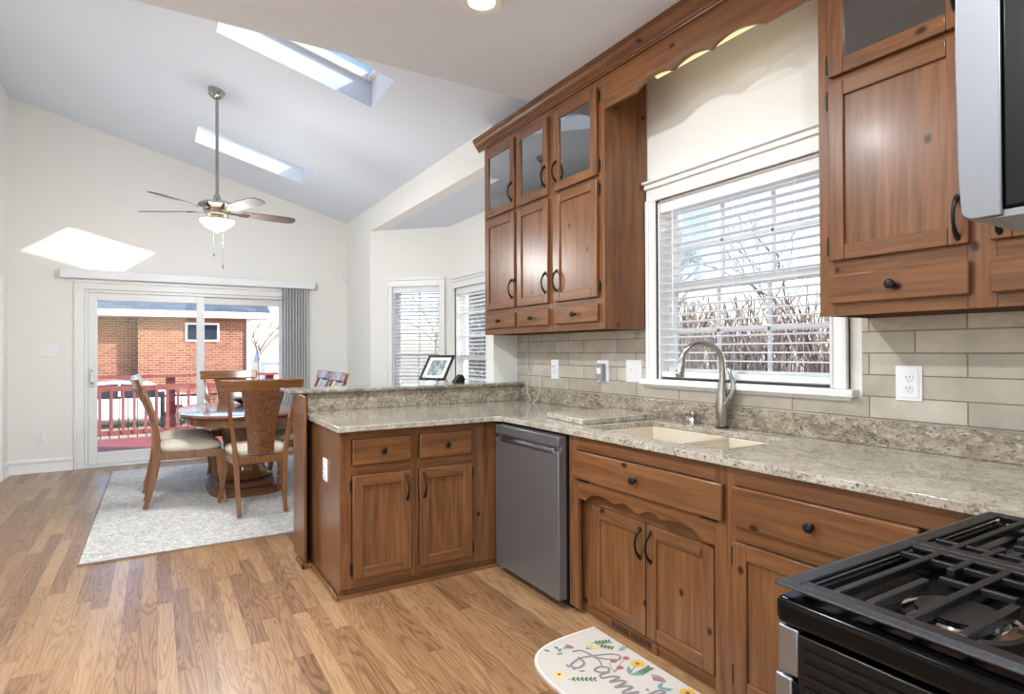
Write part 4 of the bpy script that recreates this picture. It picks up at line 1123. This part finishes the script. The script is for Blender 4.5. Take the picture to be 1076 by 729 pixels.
pl_ = bpy.data.lights.new('fan_lamp', 'POINT'); pl_.energy = FAN_W; pl_.shadow_soft_size = .2; pl_.color = (.96, .985, 1)
po = bpy.data.objects.new('fan_lamp', pl_); COL.objects.link(po); po.parent = fan; po.location = (0, 0, -.03)

# ------------------------------------------------------------------ vertical blind at the sliding door
vbld = thing('vertical_blind', 'grey white vertical blind stacked at one side of the sliding door', 'blind', (1.57, YF-.09, 0))
MB().box(-.908, 1.806, YF-.115, YF-.035, 2.130, 2.225).build('headrail_valance', BLINDW, vbld, bevel=.008)
VANE, _nt, _b = new_mat('vane_fabric'); _b.inputs['Base Color'].default_value = lin((222, 222, 226)); _b.inputs['Roughness'].default_value = .6
_t = N(_nt, 'ShaderNodeBsdfTranslucent'); _t.inputs[0].default_value = lin((222, 222, 226)); _m = N(_nt, 'ShaderNodeMixShader'); _m.inputs[0].default_value = .4
_nt.links.new(_b.outputs[0], _m.inputs[1]); _nt.links.new(_t.outputs[0], _m.inputs[2]); _nt.links.new(_m.outputs[0], _nt.nodes['Material Output'].inputs[0])
for i in range(10):
    x = 1.405 + i*.036
    ang = R(24)
    m = MB(); c, s_ = math.cos(ang)*.042, math.sin(ang)*.042
    m.prism([(x-s_, YF-.075-c, .05), (x+.004, YF-.075, .05), (x+s_, YF-.075+c*.9, .05), (x+s_-.0015, YF-.075+c*.9, .05), (x+.0025, YF-.075, .05), (x-s_-.0015, YF-.075-c, .05)], (0, 0, 2.085))
    m.build('vane', VANE, vbld)

# ------------------------------------------------------------------ things on the bar
pf = thing('picture_frame', 'dark framed grey landscape print leaning on an easel on the bar', 'picture frame', (1.8, 4.17, 1.055))
# frame plane: u along, v up and leaning back
O = Vector((1.705, 4.195, 1.082)); Uv = Vector((.118, -.204, .0)); Vv = Vector((.117, .0677, .180))
nrm = Uv.cross(Vv).normalized()
if nrm.x > 0: nrm = -nrm
FPF = lambda u, n, v: O + Uv.normalized()*u + Vv.normalized()*v + nrm*n
UL, VL = Uv.length, Vv.length
m = MB(); t_ = .016
m.box(0, UL, 0, .016, 0, t_, F=FPF).box(0, UL, 0, .016, VL-t_, VL, F=FPF).box(0, t_, 0, .016, t_, VL-t_, F=FPF).box(UL-t_, UL, 0, .016, t_, VL-t_, F=FPF)
m.build('frame', BLKP, pf, bevel=.002)
MB().box(t_-.002, UL-t_+.002, .002, .006, t_-.002, VL-t_+.002, F=FPF).build('mount', PAPER, pf)
MB().box(.05, UL-.05, .006, .007, .042, VL-.042, F=FPF).build('print', ART, pf)
m = MB()
for uu in (.06, UL-.06):
    a0 = FPF(uu, .02, -.002)
    m.tube([FPF(uu, .022, .02), a0, FPF(uu, .0, -.006), FPF(uu, -.02, .08)], .003, 8)
    m.tube([a0, Vector((a0.x-.01, a0.y-.006, 1.058))], .003, 8)
    bk = FPF(uu, -.02, .08); m.tube([bk, Vector((bk.x+.05, bk.y+.02, 1.058))], .003, 8)
m.build('easel', CHROME, pf)
m = MB(); 
m.prism([(1.985, 4.16, 1.055), (2.075, 4.16, 1.055), (2.075, 4.16, 1.085), (2.062, 4.16, 1.112), (2.045, 4.16, 1.118), (2.03, 4.16, 1.108), (1.995, 4.16, 1.072)], (0, .07, 0))
tag(m.build('desk_gadget', BLKP, bevel=.006), 'small black wedge shaped gadget on the bar beside the picture frame', 'gadget')

# ------------------------------------------------------------------ floor mat with flowers and script
MATB = flat('mat_cream', (200, 192, 182), .9, bump=.3, bscale=300, var=.06)
MED = flat('mat_edge', (228, 222, 212), .9)
GREY = flat('mat_script', (138, 130, 130), .9); YEL = flat('mat_yellow', (214, 168, 74), .9); PALEY = flat('mat_pale_yellow', (220, 194, 136), .9)
RED = flat('mat_red', (178, 92, 92), .9); PUR = flat('mat_mauve', (150, 118, 132), .9); GRN = flat('mat_green', (78, 112, 84), .9); TEAL = flat('mat_teal', (112, 148, 144), .9); BRN = flat('mat_brown', (120, 84, 56), .9)
mats = [MATB, MED, GREY, YEL, PALEY, RED, PUR, GRN, TEAL, BRN]
km = MB(); xe = 1.752; yc = 1.80
outl = [(xe, yc+.38)]
for i in range(1, 48):
    a = PI*i/48; outl.append((xe-.445*math.sin(a)**.55, yc+.38*math.copysign(abs(math.cos(a))**.55, math.cos(a))))
outl.append((xe, yc-.38))
km.prism([(x, y, .001) for x, y in outl], (0, 0, .007), 0)
zt_ = .0084
def shp(pts, m):
    global zt_
    zt_ += .000004
    k = len(km.v); km.v += [Vector((x, y, zt_)) for x, y in pts]; km.f.append(list(range(k, k+len(pts)))); km.m.append(m)
def leaf(x, y, a, L_, w, m):
    c, s_ = math.cos(a), math.sin(a); P_ = []
    for t, ww in ((0, 0), (.25, .8), (.5, 1), (.8, .6), (1, 0), (.8, -.6), (.5, -1), (.25, -.8)):
        P_.append((x+c*t*L_-s_*ww*w, y+s_*t*L_+c*ww*w))
    shp(P_, m)
def line(pts, w, m):
    for (x0, y0), (x1, y1) in zip(pts[:-1], pts[1:]):
        d = math.hypot(x1-x0, y1-y0) or 1e-6; nx, ny = -(y1-y0)/d*w/2, (x1-x0)/d*w/2; ex, ey = (x1-x0)/d*w*.3, (y1-y0)/d*w*.3
        shp([(x0+nx-ex, y0+ny-ey), (x1+nx+ex, y1+ny+ey), (x1-nx+ex, y1-ny+ey), (x0-nx-ex, y0-ny-ey)], m)
def disc(x, y, r, m, n=14): shp([(x+r*math.cos(2*PI*i/n), y+r*math.sin(2*PI*i/n)) for i in range(n)], m)
def daisy(x, y, r, m, n=11, c=BRN):
    for i in range(n): leaf(x, y, 2*PI*i/n, r, r*.22, m)
    disc(x, y, r*.25, 9)
def sprig(x, y, a, L_, m, n=5, lw=.008, ll=.022):
    c, s_ = math.cos(a), math.sin(a)
    line([(x, y), (x+c*L_, y+s_*L_)], .0025, m)
    for i in range(1, n+1):
        t = L_*i/n
        for sg in (-1, 1): leaf(x+c*t, y+s_*t, a+sg*.9, ll, lw*.5, m)
def smooth(pts, k=6):
    out = []
    P_ = [pts[0]] + pts + [pts[-1]]
    for i in range(1, len(P_)-2):
        for j in range(k):
            t = j/k; q = []
            for d in (0, 1):
                a, b_, c, e = P_[i-1][d], P_[i][d], P_[i+1][d], P_[i+2][d]
                q.append(.5*(2*b_+(c-a)*t+(2*a-5*b_+4*c-e)*t*t+(3*b_-a-3*c+e)*t**3))
            out.append(tuple(q))
    return out + [pts[-1]]
line([(x+(xe-x)*.02, yc+(y-yc)*.985) for x, y in outl], .006, 1)
daisy(1.698, 1.829, .035, 3); daisy(1.714, 1.574, .035, 3); daisy(1.375, 1.931, .030, 4, 14)
for (x, y) in ((1.628, 1.896), (1.687, 1.885), (1.615, 1.842)):
    disc(x, y, .014, 5); leaf(x-.004, y, .5, .022, .006, 5); leaf(x-.004, y, -.4, .022, .006, 5)
    line(smooth([(x, y), (x-.03, y-.01), (1.575, 1.83)]), .0025, 7)
for i in range(13):
    a = -.9+1.8*i/12; line([(1.665, 1.705), (1.665+.042*math.cos(a+.1), 1.700+.042*math.sin(a+.1))], .0028, 6); disc(1.665+.042*math.cos(a+.1), 1.70+.042*math.sin(a+.1), .003, 6, 6)
for i in range(9):
    a = -.8+1.6*i/8; leaf(1.525, 2.082, a+.3, .034, .005, 6)
sprig(1.645, 2.06, -.35, .075, 7, 5, .012, .022); sprig(1.655, 2.035, -.95, .06, 7, 4, .012, .02); sprig(1.63, 1.765, .15, .085, 7, 6, .012, .022)
for (a, L_) in ((.2, .06), (.75, .055), (-.3, .05)): line([(1.59, 2.03), (1.59+L_*math.cos(a), 2.03+L_*math.sin(a))], .0022, 9); disc(1.59+L_*math.cos(a), 2.03+L_*math.sin(a), .010, 4); disc(1.59+L_*.6*math.cos(a)+.006, 2.03+L_*.6*math.sin(a), .007, 4)
for (dx, dy, a) in ((0, 0, .6), (-.02, -.012, -.2), (.012, .016, 1.5), (-.03, .02, 2.0), (.03, .01, .2)): leaf(1.475+dx, 2.075+dy, a, .034, .008, 8)
leaf(1.615, 1.785, .9, .06, .010, 8); leaf(1.615, 1.785, -.5, .06, .010, 8); line([(1.615, 1.785), (1.68, 1.82)], .0028, 7)
leaf(1.64, 1.655, -.7, .06, .008, 8); leaf(1.65, 1.66, -1.2, .05, .008, 8); leaf(1.64, 1.655, .4, .05, .008, 8)
sprig(1.385, 1.885, -.55, .10, 7, 6, .009, .02); sprig(1.70, 1.945, .3, .04, 8, 3, .008, .016)
for (dx, dy, a) in ((0, 0, .2), (0, .02, 1.4), (.015, -.02, -.5)): leaf(1.44+dx, 1.93+dy, a, .03, .007, 8)
# the script word "Family": u along -y, v towards +x
OU, OV, SC_ = 2.045, 1.50, 1.0
U2 = lambda u, v: (OV+v-.18*u, OU-u)
strokes = [
    [(.0, .03), (.01, .065), (.05, .085), (.10, .11), (.15, .175), (.13, .20), (.10, .17), (.075, .10), (.06, .03), (.085, -.03), (.115, -.01), (.10, .03), (.05, .03)],
    [(.065, .085), (.11, .10), (.15, .09)],
    [(.205, .09), (.18, .105), (.155, .075), (.165, .045), (.19, .06), (.205, .09), (.205, .05), (.225, .045), (.235, .085), (.255, .11), (.262, .06), (.275, .10), (.295, .115), (.30, .06), (.315, .10), (.335, .12), (.34, .07), (.355, .075)],
    [(.355, .075), (.37, .125), (.375, .08), (.395, .085), (.415, .15), (.425, .215), (.405, .20), (.405, .10), (.425, .09), (.445, .14), (.455, .10), (.475, .14), (.47, .05), (.44, -.01), (.43, .03), (.50, .12)],
]
for i, st in enumerate(strokes): line([U2(u, v) for u, v in smooth(st, 7)], .0105 if i != 1 else .007, 2)
disc(*U2(.378, .165), .007, 2)
o = km.build('kitchen_mat', mats, bevel=0); tag(o, 'cream half round kitchen mat with flowers and grey script by the sink cabinet', 'mat')

# ------------------------------------------------------------------ outside
ZG = -1.05
struct(MB().box(-150, 220, -150, 260, ZG-.2, ZG).build('ground', GROUND))
# deck and railing
dk = MB()
for i in range(23): dk.box(-3.4+.0, 4.2, 8.34+i*.143, 8.34+i*.143+.136, -.14, -.10)
tag(dk.build('deck', DECKD), 'red stained wooden deck outside the sliding door', 'deck')
dr = thing('deck_railing', 'red wooden deck railing across the view from the sliding door', 'railing', (.4, 11.6, -.1))
MB().box(-3.4, 2.0, 11.52, 11.66, .88, .925).build('top_cap', REDW, dr)
MB().box(-3.4, 2.0, 11.57, 11.62, .67, .76).build('upper_rail', REDW, dr)
MB().box(-3.4, 2.0, 11.57, 11.62, -.05, .03).build('lower_rail', REDW, dr)
for x in (-2.6, -1.4, .20, 1.79): MB().box(x-.07, x+.07, 11.635, 11.755, -.10, .90).build('post', REDW, dr)
x = -3.3
while x < 1.98:
    if all(abs(x-p) > .09 for p in (-2.6, -1.4)): MB().box(x-.02, x+.02, 11.55, 11.59, -.02, .70).build('baluster', REDW, dr)
    x += .157
fn = thing('metal_fence', 'black metal picket fence standing behind the deck railing', 'fence', (.4, 14.2, ZG))
MB().box(-4, 4.5, 14.19, 14.22, .38, .42).box(-4, 4.5, 14.19, 14.22, -.55, -.51).build('rails', BLKP, fn)
x = -2.2; k = 0
while x < 3.0:
    MB().box(x-.009, x+.009, 14.195, 14.215, ZG, .42).build('picket', BLKP, fn); x += .155; k += 1
for x in (-1.95, .10, 2.1): MB().box(x-.04, x+.04, 14.17, 14.24, ZG, .50).build('post', BLKP, fn)
# brick house
hs = thing('brick_house', 'red brick house with a blue grey shingle roof across the yard', 'house', (0, 30, ZG))
MB().box(-.62, 3.38, 27.0, 36, ZG, 2.72).box(-14, -.62, 27.55, 36, ZG, 2.72).build('wall', BRICK, hs)
MB().prism([(-15, 26.5, 2.78), (-15, 31.6, 5.0), (-15, 36.6, 2.78), (-15, 36.6, 2.95), (-15, 31.6, 5.2), (-15, 26.5, 2.95)], (19.1, 0, 0)).build('roof', SHINGLE, hs)
MB().box(-15, 4.1, 26.44, 26.52, 2.70, 2.93).box(-15, 4.1, 26.5, 27.6, 2.69, 2.72).build('fascia', TRIM, hs)
MB().box(3.22, 3.40, 26.9, 27.0, ZG, 2.70).build('corner_board', TRIM, hs)
hw = MB().box(.98, 2.20, 26.95, 27.0, 1.74, 2.50).build('window', TRIM, hs)
MB().box(1.06, 2.12, 26.93, 26.952, 1.82, 2.42).build('pane', CARGLASS, hw)
sh = thing('garden_shed', 'pale blue roofed shed far behind the red deck railing post', 'shed', (8.2, 46, ZG))
MB().box(6.6, 9.8, 45, 48, ZG, .6).build('wall', TRIM, sh)
MB().prism([(6.3, 44.6, .55), (6.3, 46.5, 1.9), (6.3, 48.4, .55)], (3.8, 0, 0)).build('roof', SKYBLUE, sh)
# cars
def car(label, loc, rz):
    t = thing('parked_car', label, 'car', (0, 0, 0), 'white parked cars')
    sec = [(-2.2, .45), (-2.22, .75), (-2.0, .90), (-1.3, .98), (-.6, 1.40), (.2, 1.47), (1.1, 1.42), (1.8, 1.05), (2.15, .95), (2.2, .5), (2.1, .28), (-2.1, .28)]
    m = MB(); m.prism([(x, -.85, z) for x, z in sec], (0, 1.7, 0)); m.build('body', WHITEP, t, bevel=.09, seg=3)
    g = MB()
    for s_ in (-1, 1):
        g.prism([(-1.05, s_*.853, 1.0), (-.52, s_*.853, 1.34), (.15, s_*.853, 1.40), (.15, s_*.853, .98)], (0, s_*.006, 0)); g.prism([(.22, s_*.853, .98), (.22, s_*.853, 1.40), (1.05, s_*.853, 1.35), (1.6, s_*.853, 1.02)], (0, s_*.006, 0))
    g.build('side_windows', CARGLASS, t)
    for x in (-1.35, 1.40):
        for s_ in (-1, 1):
            wh = MB().lathe([(.20, 0), (.33, .0), (.345, .03), (.345, .18), (.33, .21), (.20, .21)], (x, s_*.88-(0.21 if s_ > 0 else 0), .345), 28, axis=(0, 1, 0)).build('wheel', TYRE, t)
            h_ = MB(); yy = s_*.885
            h_.lathe([(.05, 0), (.05, .01)], (x, yy, .345), 14, axis=(0, s_, 0))
            for k in range(8):
                a = 2*PI*k/8; h_.bar([(x+.04*math.cos(a), yy, .345+.04*math.sin(a)), (x+.23*math.cos(a), yy, .345+.23*math.sin(a))], .05, .015, (-math.sin(a), 0, math.cos(a)))
            h_.build('rim', STEEL, wh)
    t.location = loc; t.rotation_euler = (0, 0, rz)
    return t
cr1 = car('white car parked behind the deck railing', (-.80, 22.6, ZG), PI)
cr2 = copy_tree(cr1); cr2.location = (11.5, 24.0, ZG); cr2.rotation_euler = (0, 0, R(20)); cr2['label'] = 'white car parked outside the bay window behind the picture frame'
cr2['category'] = 'car'

# bare trees
def bare_tree(name, label, loc, h, seed, spread=.5, depth=5, mat=BARK, grp='bare trees outside', th=.035):
    rnd = random.Random(seed); m = MB()
    def grow(p, d, L_, r, k):
        q = p + d*L_ + Vector((rnd.uniform(-.05, .05), rnd.uniform(-.05, .05), 0))*L_
        mid = (p+q)/2 + Vector((rnd.uniform(-.06, .06), rnd.uniform(-.06, .06), rnd.uniform(-.03, .03)))*L_
        m.tube([p, mid, q], [r, r*.85, r*.66], 5 if k < depth-1 else 6, cap=False)
        if k == 0: return
        for i in range(rnd.choice((2, 3, 3)) if k < depth else 4):
            nd = (d + Vector((rnd.uniform(-1, 1), rnd.uniform(-1, 1), rnd.uniform(-.35, .75)))*spread*1.25).normalized()
            grow(p + (q-p)*rnd.uniform(.55, 1.0), nd, L_*rnd.uniform(.62, .85), r*.6, k-1)
    grow(Vector(loc), Vector((0, 0, 1)), h*.30, h*th, depth)
    return tag(m.build(name, mat, origin=loc), label, 'tree', grp)
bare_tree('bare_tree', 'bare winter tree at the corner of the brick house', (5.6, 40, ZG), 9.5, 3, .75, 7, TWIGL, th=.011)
bare_tree('bare_tree', 'bare winter tree seen through the upper kitchen window, nearer the faucet side', (11.5, 13.0, ZG), 6.5, 5, .6, 6, BARK, th=.013)
bare_tree('bare_tree', 'bare winter tree seen through the kitchen window next to the corner cabinet', (13.5, 8.2, ZG), 7.0, 9, .6, 6, BARK, th=.013)
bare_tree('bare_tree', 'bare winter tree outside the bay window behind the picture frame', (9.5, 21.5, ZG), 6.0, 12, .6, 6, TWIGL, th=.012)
# hedge of bare twigs
hg = MB(); rnd = random.Random(21)
for i in range(5200):
    y = rnd.uniform(3.6, 12.5); x = 7.3 + rnd.uniform(-.6, .7) + (y-4)*.05
    z0 = rnd.uniform(ZG, 1.5); L_ = rnd.uniform(.35, .9); a = rnd.uniform(0, 2*PI); s_ = rnd.uniform(.15, .6)
    p = Vector((x, y, z0)); d = Vector((math.cos(a)*s_, math.sin(a)*s_, 1)).normalized()
    q = p + d*L_
    if q.z > 2.15: q.z = 2.15 - rnd.uniform(0, .2)
    w = rnd.uniform(.006, .016); sd_ = d.cross(Vector((1, .3, 0))).normalized()*w; mid = (p+q)/2 + Vector((rnd.uniform(-.05, .05), rnd.uniform(-.05, .05), 0))
    k = rnd.choice((0, 0, 1, 1, 2))
    t2 = d.cross(sd_).normalized()*w
    for (aa, bb) in ((p, mid), (mid, q)):
        hg.add([aa+sd_, aa-sd_*.5+t2, aa-sd_*.5-t2, bb+sd_*.8, bb-sd_*.4+t2*.8, bb-sd_*.4-t2*.8], [(0, 1, 4, 3), (1, 2, 5, 4), (2, 0, 3, 5)], k)
o = hg.build('twig_hedge', [TWIG, TWIGL, TWIGD]); tag(o, 'tall hedge of bare brown twigs outside the kitchen window', 'hedge', kind='stuff')
# porch post by the kitchen window
tag(MB().box(2.86, 2.98, 2.98, 3.10, ZG, 3.2).box(2.82, 3.02, 2.94, 3.14, ZG, ZG+.18).build('porch_post', BLUEP, bevel=.006), 'blue wooden post outside the kitchen window beside the faucet', 'post')
# evergreens and hillside far behind the bay
def evergreen(label, loc, h, seed):
    rnd = random.Random(seed); t = thing('evergreen_tree', label, 'tree', loc, 'evergreens outside the bay')
    MB().tube([loc, (loc[0], loc[1], loc[2]+h*.9)], [.10, .03], 8).build('trunk', BARK, t)
    m = MB()
    for i in range(900):
        z = rnd.uniform(.06, 1)**1.0; rr = (1-z)*h*.26*rnd.uniform(.5, 1.0)+.05; a = rnd.uniform(0, 2*PI)
        c = Vector((loc[0]+rr*math.cos(a), loc[1]+rr*math.sin(a), loc[2]+h*z))
        d = Vector((math.cos(a), math.sin(a), rnd.uniform(-.5, .1))).normalized(); sd_ = Vector((-math.sin(a), math.cos(a), 0))*.10
        m.add([c-sd_, c+sd_, c+d*.30, c+Vector((0, 0, .10))], [(0, 1, 2), (0, 2, 3), (1, 3, 2), (0, 3, 1)])
    m.build('foliage', GRNM, t)
evergreen('dark evergreen outside the bay window next to the glass cabinets', (9.2, 17.6, ZG), 4.6, 4)
evergreen('dark evergreen outside the bay window, beyond the white car', (15.5, 27.0, ZG), 5.5, 6)
# added unseen brick wing, which shades the kitchen window from the low sun
blocker = thing('sun_blocker', 'added unseen brick wing of the house beyond the kitchen window wall', 'house', (4.0, -.6, ZG))
MB().box(2.75, 5.6, -1.6, .55, ZG, 3.6).build('wall', BRICK, blocker)
MB().prism([(2.68, -1.8, 3.6), (2.68, .75, 3.6), (2.68, -.5, 4.6)], (3.1, 0, 0)).build('roof', SHINGLE, blocker)
